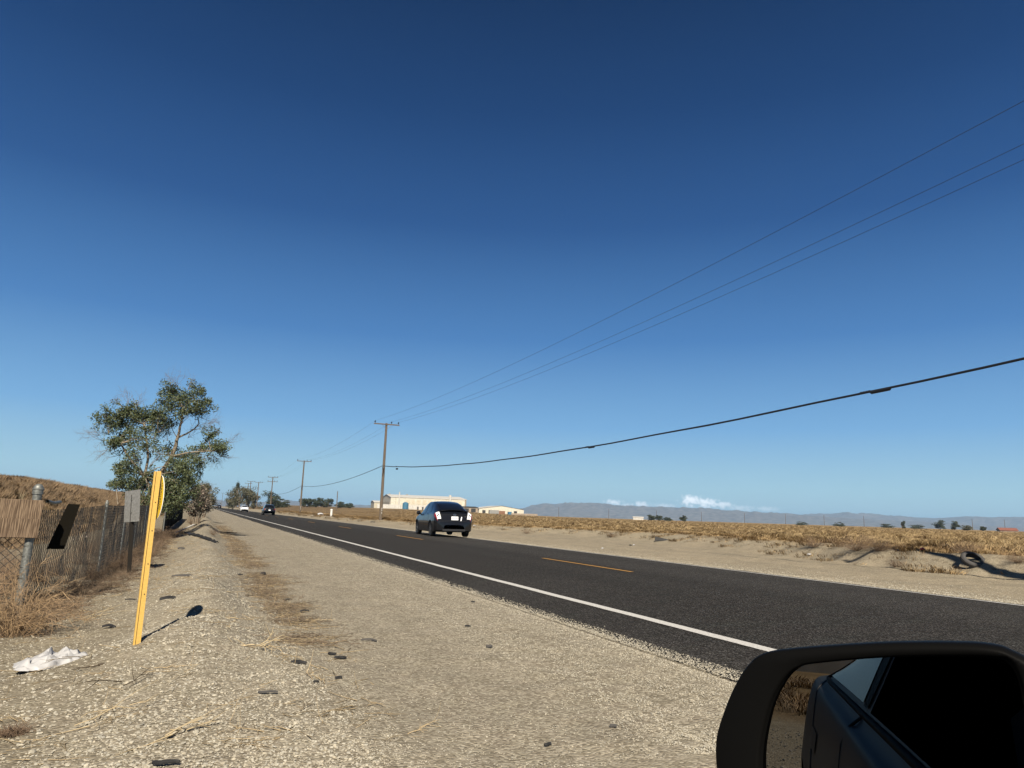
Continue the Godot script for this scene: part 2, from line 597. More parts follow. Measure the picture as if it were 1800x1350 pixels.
func make_materials() -> void:
	var C := FastNoiseLite.TYPE_CELLULAR
	# gravelly earth: small stones of different tones, relief from the same cells
	var g := mat("gravel_earth", Color(1, 1, 1), 0.95)
	g.metallic_specular = 0.2
	g.vertex_color_use_as_albedo = true
	g.albedo_texture = noise_tex(3, 0.055, 2048, Color(0.72, 0.705, 0.68), Color(1, 1, 0.99), C, 1, FastNoiseLite.RETURN_CELL_VALUE, 1.2)
	g.heightmap_enabled = true
	g.heightmap_texture = noise_tex(3, 0.055, 2048, Color(1, 1, 1), Color(0, 0, 0), C, 1, FastNoiseLite.RETURN_DISTANCE)
	g.heightmap_scale = 0.9
	tri_uv(g, 2.3)
	var a := mat("asphalt", Color(1, 1, 1), 0.95)
	a.metallic_specular = 0.15
	a.vertex_color_use_as_albedo = true
	a.albedo_texture = noise_tex(8, 0.1, 1024, Color(0.42, 0.41, 0.40), Color(1, 1, 1), C, 1, FastNoiseLite.RETURN_CELL_VALUE, 2.6)
	a.heightmap_enabled = true
	a.heightmap_texture = noise_tex(8, 0.1, 1024, Color(1, 1, 1), Color(0, 0, 0), C, 1, FastNoiseLite.RETURN_DISTANCE)
	a.heightmap_scale = 0.5
	tri_uv(a, 1.3)
	var wp := mat("white_road_paint", Color(0.6, 0.59, 0.56), 0.75)
	wp.albedo_texture = noise_tex(15, 0.06, 512, Color(0.62, 0.61, 0.6), Color(1, 1, 1), FastNoiseLite.TYPE_SIMPLEX_SMOOTH, 5, -1, 0.45)
	tri_uv(wp, 0.9)
	var yp := mat("yellow_road_paint", Color(0.5, 0.25, 0.03), 0.75)
	yp.albedo_texture = noise_tex(16, 0.06, 512, Color(0.55, 0.55, 0.55), Color(1, 1, 1), FastNoiseLite.TYPE_SIMPLEX_SMOOTH, 5, -1, 0.6)
	tri_uv(yp, 0.7)
	var vc := mat("vertex_tinted", Color(1, 1, 1), 0.9)
	vc.vertex_color_use_as_albedo = true
	var lf := mat("leaf", Color(1, 1, 1), 0.65)
	lf.vertex_color_use_as_albedo = true
	lf.backlight_enabled = true
	lf.backlight = Color(0.25, 0.28, 0.15)
	var gr := mat("dry_grass", Color(1, 1, 1), 0.8)
	gr.vertex_color_use_as_albedo = true
	gr.backlight_enabled = true
	gr.backlight = Color(0.3, 0.28, 0.2)
	var wd := mat("pole_wood", Color(0.185, 0.15, 0.112), 0.9)
	wd.albedo_texture = grain_tex(31, Color(0.55, 0.52, 0.5), Color(1, 1, 1))
	wd.uv1_triplanar = true
	wd.uv1_world_triplanar = true
	wd.uv1_scale = Vector3.ONE * 1.2
	var bw := mat("weathered_plank", Color(0.31, 0.23, 0.155), 0.92)
	bw.albedo_texture = grain_tex(33, Color(0.3, 0.25, 0.21), Color(1, 1, 1))
	bw.heightmap_enabled = true
	bw.heightmap_texture = bw.albedo_texture
	bw.heightmap_scale = 0.2
	bw.uv1_triplanar = true
	bw.uv1_scale = Vector3.ONE * 1.4
	var gv := mat("galvanised_steel", Color(0.27, 0.28, 0.27), 0.55, 0.55)
	gv.albedo_texture = noise_tex(35, 0.03, 512, Color(0.62, 0.62, 0.6), Color(1, 1, 1))
	tri_uv(gv, 0.6)
	var sg := mat("grey_sheet", Color(0.33, 0.33, 0.32), 0.6, 0.2)
	sg.albedo_texture = noise_tex(36, 0.02, 512, Color(0.7, 0.7, 0.69), Color(1, 1, 1))
	tri_uv(sg, 0.7)
	mat("wire", Color(0.035, 0.033, 0.03), 0.7, 0.1)
	mat("black_cable", Color(0.008, 0.008, 0.009), 0.6)
	mat("power_wire", Color(0.03, 0.03, 0.03), 0.6)
	mat("dark_steel", Color(0.016, 0.014, 0.012), 0.8).metallic_specular = 0.2
	mat("dark_panel", Color(0.009, 0.008, 0.006), 0.9).metallic_specular = 0.1
	var yl := mat("marker_yellow", Color(0.62, 0.4, 0.1), 0.55)
	yl.albedo_texture = noise_tex(37, 0.03, 512, Color(0.86, 0.84, 0.8), Color(1, 1, 1), FastNoiseLite.TYPE_SIMPLEX_SMOOTH, 5, -1, 0.5)
	tri_uv(yl, 0.35)
	mat("paddle_yellow", Color(0.62, 0.42, 0.008), 0.45)
	mat("white_edge", Color(0.78, 0.77, 0.72), 0.6)
	mat("black_print", Color(0.02, 0.02, 0.02), 0.7)
	var ru := mat("rubber", Color(0.016, 0.016, 0.017), 0.75)
	ru.albedo_texture = noise_tex(39, 0.05, 512, Color(0.6, 0.6, 0.6), Color(1, 1, 1))
	tri_uv(ru, 0.3)
	mat("dusty_rubber", Color(0.055, 0.052, 0.05), 0.9)
	mat("bag_plastic", Color(0.38, 0.38, 0.385), 0.45)
	mat("red_plastic", Color(0.45, 0.03, 0.02), 0.5)
	mat("white_paint", Color(0.58, 0.57, 0.54), 0.5)
	var bp := mat("black_car_paint", Color(0.007, 0.0075, 0.009), 0.3)
	bp.clearcoat_enabled = true
	bp.metallic_specular = 0.2
	bp.clearcoat = 0.8
	bp.clearcoat_roughness = 0.04
	var wc := mat("white_car_paint", Color(0.72, 0.73, 0.74), 0.35)
	wc.clearcoat_enabled = true
	var oc := mat("grey_car_paint", Color(0.055, 0.057, 0.06), 0.6, 0.0)
	oc.clearcoat_enabled = true
	oc.metallic_specular = 0.3
	oc.clearcoat = 0.2
	oc.clearcoat_roughness = 0.2
	mat("tinted_glass", Color(0.005, 0.006, 0.008), 0.04)
	mat("seat_cloth", Color(0.03, 0.03, 0.032), 0.95)
	mat("trim_black", Color(0.012, 0.012, 0.013), 0.5)
	mat("gloss_black", Color(0.004, 0.004, 0.004), 0.5).metallic_specular = 0.12
	mat("rim_metal", Color(0.12, 0.12, 0.125), 0.3, 0.9)
	mat("clear_lens", Color(0.72, 0.73, 0.74), 0.12)
	mat("red_lens", Color(0.2, 0.008, 0.01), 0.12)
	mat("plate_white", Color(0.74, 0.75, 0.77), 0.4)
	mat("plate_ink", Color(0.12, 0.13, 0.22), 0.6)
	mat("chrome", Color(0.75, 0.75, 0.76), 0.08, 1.0)
	mat("mirror_glass", Color(0.21, 0.21, 0.21), 0.0, 1.0)
	for q in [["cream_wall", Color(0.6, 0.575, 0.49)], ["pale_wall", Color(0.47, 0.44, 0.36)], ["ochre_wall", Color(0.55, 0.5, 0.385)], ["roof_white", Color(0.56, 0.55, 0.52)], ["tan_wall", Color(0.32, 0.26, 0.2)], ["dark_paint_and_shade", Color(0.03, 0.03, 0.03)], ["blue_tank", Color(0.045, 0.16, 0.27)], ["red_roof", Color(0.24, 0.09, 0.06)], ["rust", Color(0.22, 0.11, 0.06)]]:
		var m := mat(q[0], q[1], 0.75)
		m.albedo_texture = M.get("wall_noise") if M.has("wall_noise") else noise_tex(41, 0.02, 512, Color(0.82, 0.81, 0.79), Color(1, 1, 1))
		M["wall_noise"] = m.albedo_texture
		tri_uv(m, 14.0)
	var hl := mat("hill_earth", Color(0.2, 0.18, 0.16), 0.95)
	hl.albedo_texture = noise_tex(43, 0.02, 512, Color(0.55, 0.55, 0.55), Color(1, 1, 1))
	tri_uv(hl, 900.0)

func spread(parts_: Array) -> PackedFloat64Array:    # [from, to, step] pieces into one list
	var o := PackedFloat64Array()
	for p in parts_:
		var q: float = p[0]
		while q < p[1] - 1e-6:
			o.append(q)
			q += p[2]
	o.append(parts_[parts_.size() - 1][1])
	return o

func make_ground() -> void:
	var xs := spread([[-12000, -2000, 2500], [-2000, -200, 300], [-200, -40, 20], [-40, -12, 2], [-12, -4, 0.4], [-4, 2.0, 0.09], [2.0, 4.6, 0.2], [4.6, 12.8, 2.0], [12.8, 17, 0.35], [17, 30, 0.22], [30, 60, 1.0], [60, 200, 6], [200, 1000, 50], [1000, 14000, 1300]])
	var ds := spread([[-4000, -200, 950], [-200, -40, 20], [-40, -8, 2], [-8, -2, 0.5], [-2, 3, 0.35], [3, 14, 0.09], [14, 28, 0.2], [28, 60, 0.6], [60, 160, 2.5], [160, 700, 20], [700, 2000, 130], [2000, 14000, 1200]])
	var nx := xs.size()
	var nz := ds.size()
	var v := PackedVector3Array()
	var n := PackedVector3Array()
	var c := PackedColorArray()
	var idx := PackedInt32Array()
	for j in nz:
		for i in nx:
			var x := xs[i]
			var z := -ds[j]
			v.append(Vector3(x, gy(x, z), z))
			c.append(zone(x, z))
	n.resize(v.size())
	for j in nz:
		for i in nx:
			var a := v[j * nx + maxi(i - 1, 0)]
			var b := v[j * nx + mini(i + 1, nx - 1)]
			var d := v[maxi(j - 1, 0) * nx + i]
			var e := v[mini(j + 1, nz - 1) * nx + i]
			var nn := (b - a).cross(e - d).normalized()
			n[j * nx + i] = nn if nn.y > 0 else -nn
	for j in nz - 1:
		for i in nx - 1:
			var o := j * nx + i
			idx.append_array([o, o + nx, o + nx + 1, o, o + nx + 1, o + 1])
	var arr := []
	arr.resize(Mesh.ARRAY_MAX)
	arr[Mesh.ARRAY_VERTEX] = v
	arr[Mesh.ARRAY_NORMAL] = n
	arr[Mesh.ARRAY_COLOR] = c
	arr[Mesh.ARRAY_INDEX] = idx
	var m := ArrayMesh.new()
	m.add_surface_from_arrays(Mesh.PRIMITIVE_TRIANGLES, arr)
	var o := MeshInstance3D.new()
	o.name = "ground"
	o.mesh = m
	o.material_override = M.gravel_earth
	add_child(o)
	o.set_meta("kind", "structure")

func make_hills() -> void:
	var near := [[-60.0, 0.004], [-30.0, 0.005], [-10.0, 0.002], [-4.1, 0.0011], [-1.2, 0.0043], [0.3, 0.0074], [1.5, 0.0060], [4.7, 0.0072], [5.6, 0.0100], [6.4, 0.0083], [8.1, 0.0070], [11.6, 0.0067], [14.2, 0.0059], [19.6, 0.0043], [22.3, 0.0049], [23.5, 0.0071], [24.1, 0.0091], [25.3, 0.0144], [25.9, 0.0162], [27.1, 0.0161], [28.4, 0.0183], [29.6, 0.0174], [31.2, 0.0166], [32.3, 0.0156], [35.8, 0.0158], [37.9, 0.0161], [39.8, 0.0140], [42.1, 0.0129], [44.9, 0.0114], [46.4, 0.0100], [48.7, 0.0083], [50.9, 0.0074], [53.6, 0.0069], [55.6, 0.0053], [58.7, 0.0040], [75.0, 0.006]]
	var far := [[34.0, 0.010], [38.8, 0.0143], [40.9, 0.0130], [44.9, 0.0121], [48.7, 0.0154], [50.9, 0.0129], [53.6, 0.0116], [56.3, 0.0142], [58.8, 0.0147], [66.0, 0.011], [75.0, 0.008]]
	hill_range("mountain_range", near, 9000.0, 1800.0, 17)
	hill_range("far_mountain_range", far, 11500.0, 1200.0, 29)

func hill_range(called: String, prof: Array, dist: float, depth: float, sd: int) -> void:
	var f := FastNoiseLite.new()
	f.seed = sd
	f.frequency = 0.004
	f.fractal_type = FastNoiseLite.FRACTAL_RIDGED
	f.fractal_octaves = 4
	var g := []
	var a: float = prof[0][0]
	while a <= prof[prof.size() - 1][0]:
		var row := []
		var top := crv(prof, a) * dist + CAM_H
		for k in 16:
			var t := k / 15.0
			var r := dist - depth * (1.0 - t) if t <= 0.75 else dist - depth * 0.25 + (t - 0.75) * depth
			var up := sin(minf(t / 0.75, 1.0) * PI * 0.5) if t <= 0.75 else 1.0 - (t - 0.75) * 2.0
			var p := Vector3(sin(deg_to_rad(a)) * r, 0, -cos(deg_to_rad(a)) * r)
			var spur := f.get_noise_2d(p.x * 0.5, p.z * 0.5)
			p.y = -10.0 + (top + 10.0) * up * (1.0 + 0.35 * spur * sin(minf(t / 0.75, 1.0) * PI))
			if t > 0.7 and t < 0.8: p.y *= 1.0 + 0.03 * spur
			row.append(p)
		g.append(row)
		a += 0.18
	var mb := MB.new()
	mb.grid(g, true)
	structure(called, mb, M.hill_earth)

func road_y(x: float) -> float:
	return 0.018 + 0.085 * (1.0 - pow(absf(x - 8.75) / 4.75, 2.0)) if x > 4.0 else 0.018

func make_road() -> void:
	var ds := spread([[-400, -40, 40], [-40, 3, 4], [3, 16, 0.07], [16, 40, 0.3], [40, 160, 3], [160, 3000, 60]])
	var cols := [0.0, 0.25, 0.5, 0.8, 1.15, 1.5, 1.9, 2.4, 2.9, 3.4, 3.9, 4.4, 4.9, 5.4, 5.9, 6.4, 6.9, 7.4, 7.9, 8.4, 8.75, 8.95]
	var g := []
	var cg := []
	for d in ds:
		var row := []
		var cr := []
		var e := 4.0 + 0.16 * fbm.get_noise_2d(d * 9.0, 200.0) + 0.09 * fbm.get_noise_2d(d * 50.0, 230.0) - 0.1 * sstep(8, 4, d)
		var e2 := 12.98 + 0.12 * fbm.get_noise_2d(d * 7.0, 260.0)
		for q in cols:
			var x: float = lerpf(e, e2, q / 8.95)
			row.append(Vector3(x, road_y(x) - (0.05 if q == 0.0 or q == 8.95 else 0.0), -d))
			var k := 0.098 + 0.012 * fbm.get_noise_2d(x * 6.0, d * 0.35) + 0.004 * fbm.get_noise_2d(x * 20.0, d * 14.0)
			k += 0.006 * exp(-pow((x - 10.0) / 0.35, 2.0)) + 0.006 * exp(-pow((x - 11.7) / 0.35, 2.0)) + 0.004 * exp(-pow((x - 6.2) / 0.35, 2.0)) + 0.004 * exp(-pow((x - 7.9) / 0.35, 2.0))
			k += 0.022 * sstep(8.95, 9.05, x + 0.03 * fbm.get_noise_2d(d * 5.0, 400.0)) + 0.012 * sstep(0.1, 0.4, fbm.get_noise_2d(x * 1.5, d * 0.7 + 90.0))
			if q <= 1.0: k *= 1.1
			cr.append(Color(k, k * 0.97, k * 0.93))
		g.append(row)
		cg.append(cr)
	var mb := MB.new()
	mb.grid(g)
	# colours follow the order in which grid() writes its corners
	var k := 0
	for i in g.size() - 1:
		for j in cols.size() - 1:
			for q in [[0, 0], [1, 1], [1, 0], [0, 0], [0, 1], [1, 1]]:
				mb.c[k] = cg[i + q[0]][j + q[1]]
				k += 1
	var road := structure("road", mb, M.asphalt)
	for line in [[5.12, 0.15, "near_edge_line"], [12.5, 0.12, "far_edge_line"]]:
		var lg := []
		for d in ds:
			var wob: float = 0.012 * fbm.get_noise_2d(d * 6.0, line[0] * 50.0)
			var row := []
			for s in [-0.5, 0.5]:
				var x: float = line[0] + wob + s * (line[1] + 0.012 * fbm.get_noise_2d(d * 60.0, s * 90.0 + line[0]))
				row.append(Vector3(x, road_y(x) + 0.005, -d))
			lg.append(row)
		var lb := MB.new()
		lb.grid(lg)
		structure("edge_line", lb, M.white_road_paint, road)
	for q in 30:
		var d0 := 13.7 - 16.5 + q * 16.5
		var db := MB.new()
		var dg := []
		for i in 14:
			var d := d0 + 4.55 * i / 13.0
			dg.append([Vector3(8.76, road_y(8.76) + 0.005, -d), Vector3(8.87 + 0.008 * fbm.get_noise_1d(d * 40.0), road_y(8.87) + 0.005, -d)])
		db.grid(dg)
		structure("centre_dash", db, M.yellow_road_paint, road)

# ------------------------------------------------------------------ fence and what hangs on it
func chain_mesh(mb: MB, a: Vector3, b: Vector3, low_a: float, low_b: float, hi_a: float, hi_b: float, cell: float, rad: float, sag := 0.0, sd := 0) -> void:
	var len_ := Vector2(b.x - a.x, b.z - a.z).length()
	var nw := int(len_ / cell)
	var nh := int(maxf(hi_a - low_a, hi_b - low_b) / cell)
	var out := Vector3(b.z - a.z, 0, a.x - b.x).normalized()
	for w in nw + 1:
		var pts := []
		for k in nh + 1:
			var f := clampf(float(w + (k + w) % 2) / nw, 0, 1)
			var g := float(k) / nh
			var p := a.lerp(b, f)
			p.y = lerpf(lerpf(low_a, low_b, f), lerpf(hi_a, hi_b, f), g)
			var bow := fbm.get_noise_2d(f * len_ * 9.0 + sd * 13.0, g * 12.0)
			p += out * (bow * sag * sin(PI * f) + (0.004 if (k + w) % 2 else -0.004))
			p.y -= sag * 0.5 * sin(PI * f) * g * (0.6 + 0.6 * fbm.get_noise_2d(f * 14.0, sd * 7.0))
			pts.append(p)
		for k in nh:
			mb.tube([pts[k], pts[k + 1]], [rad], 3, false)

func fence_post(at: Vector3, h: float, r: float, f: Node3D, lean := Vector3.ZERO, dome := true) -> void:
	var mb := MB.new()
	mb.tube([at - Vector3(0, 0.25, 0), at + Vector3(0, h * 0.5, 0) + lean * 0.5, at + Vector3(0, h, 0) + lean], [r], 14)
	var post := part("post", mb, M.galvanised_steel, f)
	if dome:
		var cb := MB.new()
		cb.lathe([[r * 1.22, 0.0], [r * 1.22, 0.05], [r * 1.35, 0.055], [r * 1.35, 0.07], [r * 1.15, 0.08], [r * 0.95, 0.105], [r * 0.55, 0.125], [0.001, 0.13]], 16, Basis.IDENTITY, at + lean + Vector3(0, h - 0.035, 0))
		part("dome_cap", cb, M.galvanised_steel, post)

func make_fence() -> void:
	var f := thing("chain_link_fence", "sagging galvanised chain link fence along the dirt beside the yellow marker", "fence")
	var pts := [Vector3(-2.0, 0, -10.75), Vector3(-1.72, 0, -15.6), Vector3(-1.72, 0, -19.2), Vector3(-1.75, 0, -23.0), Vector3(-1.8, 0, -27.0), Vector3(-1.85, 0, -31.0)]
	for i in pts.size(): pts[i].y = gy(pts[i].x, pts[i].z)
	fence_post(pts[0], 1.42, 0.05, f, Vector3(0.03, 0, 0.02))
	for i in range(1, pts.size()): fence_post(pts[i], 1.26, 0.024, f, Vector3(0.02 * (i % 3 - 1), 0, 0), i == 1)
	for i in pts.size() - 1:
		var mb := MB.new()
		var h0 := 1.18 if i == 0 else 1.26
		chain_mesh(mb, pts[i], pts[i + 1], pts[i].y + (0.1 if i == 0 else 0.02), pts[i + 1].y + 0.02, pts[i].y + h0, pts[i + 1].y + 1.26, 0.052 if i < 2 else 0.065, 0.0042 if i < 2 else 0.005, 0.05 if i == 0 else 0.04, i)
		var o := part("chain_link_mesh", mb, M.wire, f)
		o.set_meta("kind", "stuff")
	# the corner span that turns away to the left
	var lc := Vector3(-4.6, 0, -10.2)
	lc.y = gy(lc.x, lc.z)
	var mb2 := MB.new()
	chain_mesh(mb2, lc, pts[0], lc.y + 0.05, pts[0].y + 0.05, lc.y + 1.25, pts[0].y + 1.2, 0.052, 0.0042, 0.08, 9)
	part("chain_link_mesh", mb2, M.wire, f).set_meta("kind", "stuff")
	fence_post(lc, 1.35, 0.03, f)
	# the broken top rail: an open pipe end short of the corner post
	var r0: Vector3 = pts[0].lerp(pts[1], 0.13) + Vector3(0, 1.30, 0)
	var r1: Vector3 = r0.lerp(pts[1] + Vector3(0, 1.27, 0), 0.16)
	var rail := MB.new()
	rail.tube([r0, r0.lerp(r1, 0.5) - Vector3(0, 0.02, 0), r1], [0.023], 12, false)
	rail.tube([r0, r0.lerp(r1, 0.05)], [0.018], 12, false)
	part("top_rail", rail, M.galvanised_steel, f)
	var tie := MB.new()
	for k in 9:
		var y := 0.2 + k * 0.13
		var ring := []
		for q in 13: ring.append(pts[0] + Vector3(cos(TAU * q / 12.0) * 0.056, y + q * 0.006, sin(TAU * q / 12.0) * 0.056))
		tie.tube(ring, [0.004], 4)
	part("tie_wire", tie, M.wire, f)
	# weathered board wired to the corner post
	var brd := MB.new()
	var bp := sight(24, 911, 10.62)
	brd.box(Vector3.ZERO, Vector3(0.56, 0.47, 0.035), Basis.IDENTITY, 0.006)
	var b := solo("weathered_board", brd, M.weathered_plank, "weathered brown wooden board fixed to the fence corner post", "board", bp, deg_to_rad(8))
	b.rotation.z = deg_to_rad(-1.0)
	# dark panel hanging from the pipe end
	var dp := MB.new()
	var p0 := sight(124, 886, 11.35)
	dp.plate([Vector2(-0.20, -0.60), Vector2(0.0, -0.60), Vector2(0.115, 0.0), Vector2(-0.03, 0.0)], 0.018, Basis(Vector3.UP, deg_to_rad(10)), Vector3.ZERO)
	solo("hanging_panel", dp, M.dark_panel, "dark slanting board hanging from the open pipe end of the fence", "board", p0)
	# far run with dark screening cloth in vertical folds
	var s := thing("screened_fence", "far fence run hung with black screening cloth under the trees", "fence")
	var q0 := Vector3(-1.7, 0, -38)
	var q1 := Vector3(-1.9, 0, -75)
	for i in 11:
		var p := q0.lerp(q1, i / 10.0)
		p.y = gy(p.x, p.z)
		var pb := MB.new()
		pb.tube([p - Vector3(0, 0.1, 0), p + Vector3(0, 1.3, 0)], [0.03], 8)
		part("post", pb, M.galvanised_steel, s)
		if i == 10: continue
		var e := q0.lerp(q1, (i + 1) / 10.0)
		var cg := []
		for k in 41:
			var t := k / 40.0
			var c := p.lerp(e, t)
			var y := gy(c.x, c.z)
			var fold := 0.07 * sin(k * 1.9 + i) + 0.05 * fbm.get_noise_2d(k * 7.0, i * 31.0)
			var top := 1.22 - 0.12 * absf(fbm.get_noise_2d(k * 2.0, i * 17.0))
			var low := 0.04 + 0.25 * maxf(0.0, fbm.get_noise_2d(k * 3.0, i * 11.0 + 5.0))
			cg.append([Vector3(c.x + fold, y + low, c.z), Vector3(c.x + fold * 0.8, y + 0.6, c.z), Vector3(c.x + 0.02, y + top, c.z)])
		var cb := MB.new()
		cb.grid(cg)
		part("screen_cloth", cb, M.dark_steel, s)
	var rl := MB.new()
	rl.tube([Vector3(q0.x, gy(q0.x, q0.z) + 1.28, q0.z), Vector3(q1.x, gy(q1.x, q1.z) + 1.28, q1.z)], [0.025], 6)
	part("top_rail", rl, M.galvanised_steel, s)
	# grey sign plate seen from its back, on a dark post against the fence
	var sb := sight(228, 997, 15.6)
	sb.y = gy(sb.x, sb.z)
	var dist := depth_of(sb)
	var sn := thing("sign", "grey metal sign seen from behind on a dark post by the fence", "sign", sb)
	var h := (1000.0 - 858.0) / 1239.0 * dist
	sn.rotation.z = deg_to_rad(3.5)
	var pb2 := MB.new()
	pb2.box(Vector3(0, h * 0.5 - 0.1, 0), Vector3(0.07, h + 0.1, 0.06), Basis.IDENTITY, 0.008)
	part("post", pb2, M.dark_steel, sn)
	var plate_b := MB.new()
	var bs := Basis(Vector3.UP, deg_to_rad(-61)) * Basis(Vector3.BACK, deg_to_rad(2))
	plate_b.plate([Vector2(-0.31, -0.3), Vector2(0.31, -0.3), Vector2(0.31, 0.3), Vector2(-0.31, 0.3)], 0.006, bs, Vector3(-0.01, h - 0.27, 0.05))
	part("sign_plate", plate_b, M.grey_sheet, sn)
	for y in [-0.12, 0.12]:
		var bolts := MB.new()
		bolts.lathe([[0.014, 0], [0.014, 0.012], [0.001, 0.013]], 8, bs * Basis(Vector3.RIGHT, PI / 2), Vector3(-0.01, h - 0.27 + y, 0.05) + bs * Vector3(0, 0, 0.003))
		part("bolt", bolts, M.galvanised_steel, sn)

func make_marker() -> void:
	var p := spot(240, 1133)
	var m := thing("pipeline_marker", "tall yellow marker post with a rounded yellow paddle on the gravel", "marker post", p, deg_to_rad(14))
	m.scale.x = 0.82
	var h := 302.0 / 1239.0 * depth_of(p)
	# the post: two flanges with a groove between them
	var wide := MB.new()
	wide.box(Vector3(0.011, h * 0.5 - 0.15, 0), Vector3(0.042, h + 0.3, 0.022), Basis.IDENTITY, 0.004)
	part("post_face", wide, M.marker_yellow, m)
	var thin := MB.new()
	thin.box(Vector3(-0.0235, h * 0.5 - 0.15, -0.003), Vector3(0.016, h + 0.296, 0.02), Basis.IDENTITY, 0.004)
	part("post_flange", thin, M.marker_yellow, m)
	var grv := MB.new()
	grv.box(Vector3(-0.0128, h * 0.5 - 0.15, -0.005), Vector3(0.0056, h + 0.28, 0.012))
	part("groove_strip", grv, M.black_print, m)
	for y in [0.42, 0.68, 0.97, 1.22]:
		var holes := MB.new()
		holes.lathe([[0.005, 0.0], [0.005, 0.004], [0.001, 0.0045]], 8, Basis(Vector3.RIGHT, PI / 2), Vector3(0.012, h * y / 1.5, 0.0105))
		part("bolt", holes, M.black_print, m)
	# the paddle, turned almost edge-on
	var turn := Basis(Vector3.UP, deg_to_rad(-82))
	var o := Vector3(0.05, h - 0.215, -0.05)
	var out := []
	for k in 36: out.append(Vector2(cos(TAU * k / 36.0) * 0.122, sin(TAU * k / 36.0) * 0.185))
	var pb := MB.new()
	pb.plate(out, 0.006, turn, o)
	var pad := part("paddle", pb, M.paddle_yellow, m)
	var eb := MB.new()
	var rim := []
	for k in 37: rim.append(o + turn * Vector3(cos(TAU * k / 36.0) * 0.122, sin(TAU * k / 36.0) * 0.185, 0))
	eb.tube(rim, [0.0035], 6, false)
	part("rim", eb, M.white_edge, pad)
	var pr := MB.new()
	rng.seed = 5
	for row in 5:
		var x := -0.06 + row * 0.03
		var y := -0.11 + rng.randf() * 0.03
		while y < 0.11:
			var l := 0.008 + rng.randf() * 0.014
			for s in [-1, 1]: pr.box(o + turn * Vector3(x, y + l * 0.5, s * 0.0038), Vector3(0.014, l, 0.001), turn)
			y += l + 0.006
	part("print", pr, M.black_print, pad)

# ------------------------------------------------------------------ trees and plants
func leaf_cluster(mb: MB, c: Vector3, r: Vector3, count: int, size: float, col: Color, vary := 0.35) -> void:
	for i in count:
		var d := Vector3(rng.randfn(), rng.randfn(), rng.randfn())
		d = d.normalized() * pow(rng.randf(), 0.45)
		var p := c + d * r
		var n := Vector3(rng.randfn(), rng.randfn() + 0.5, rng.randfn()).normalized()
		var t := n.cross(Vector3(rng.randfn(), rng.randfn(), rng.randfn())).normalized()
		var b := n.cross(t)
		var s := size * rng.randf_range(0.6, 1.3)
		var k := 1.0 + rng.randf_range(-vary, vary)
		mb.col = Color(col.r * k * rng.randf_range(0.9, 1.2), col.g * k, col.b * k)
		var a0 := p - t * s * 0.5
		var a1 := p + t * s * 0.5
		var w := b * s * 0.3
		mb.quadn(a0, p - w + n * s * 0.08, a1, p + w + n * s * 0.08, n)
	mb.col = Color(1, 1, 1)

func twig(mb: MB, a: Vector3, dir: Vector3, len_: float, r: float, depth: int, wob := 0.35) -> void:
	var pts := [a]
	var d := dir.normalized()
	var p := a
	for k in 3:
		d = (d + Vector3(rng.randfn(), rng.randfn(), rng.randfn()) * wob * 0.4).normalized()
		p += d * len_ / 3.0
		pts.append(p)
	mb.tube(pts, [r, r * 0.8, r * 0.6, r * 0.35], 4 if r > 0.008 else 3, false)
	if depth > 0:
		for k in rng.randi_range(2, 4):
			var q: Vector3 = pts[rng.randi_range(1, 3)]
			var dd := (d + Vector3(rng.randfn(), rng.randfn(), rng.randfn()) * 0.65).normalized()
			twig(mb, q, dd, len_ * rng.randf_range(0.45, 0.75), r * 0.55, depth - 1, wob)

func limb(mb: MB, a: Vector3, b: Vector3, r0: float, r1: float, bend := 0.12) -> Array:
	var pts := []
	var rr := []
	var off := Vector3(rng.randfn(), rng.randfn() * 0.5, rng.randfn()) * a.distance_to(b) * bend
	for k in 7:
		var t := k / 6.0
		pts.append(a.lerp(b, t) + off * sin(PI * t) + Vector3(rng.randfn(), rng.randfn(), rng.randfn()) * r0 * 0.25 * sin(PI * t))
		rr.append(lerpf(r0, r1, t))
	mb.tube(pts, rr, 7, true)
	return pts

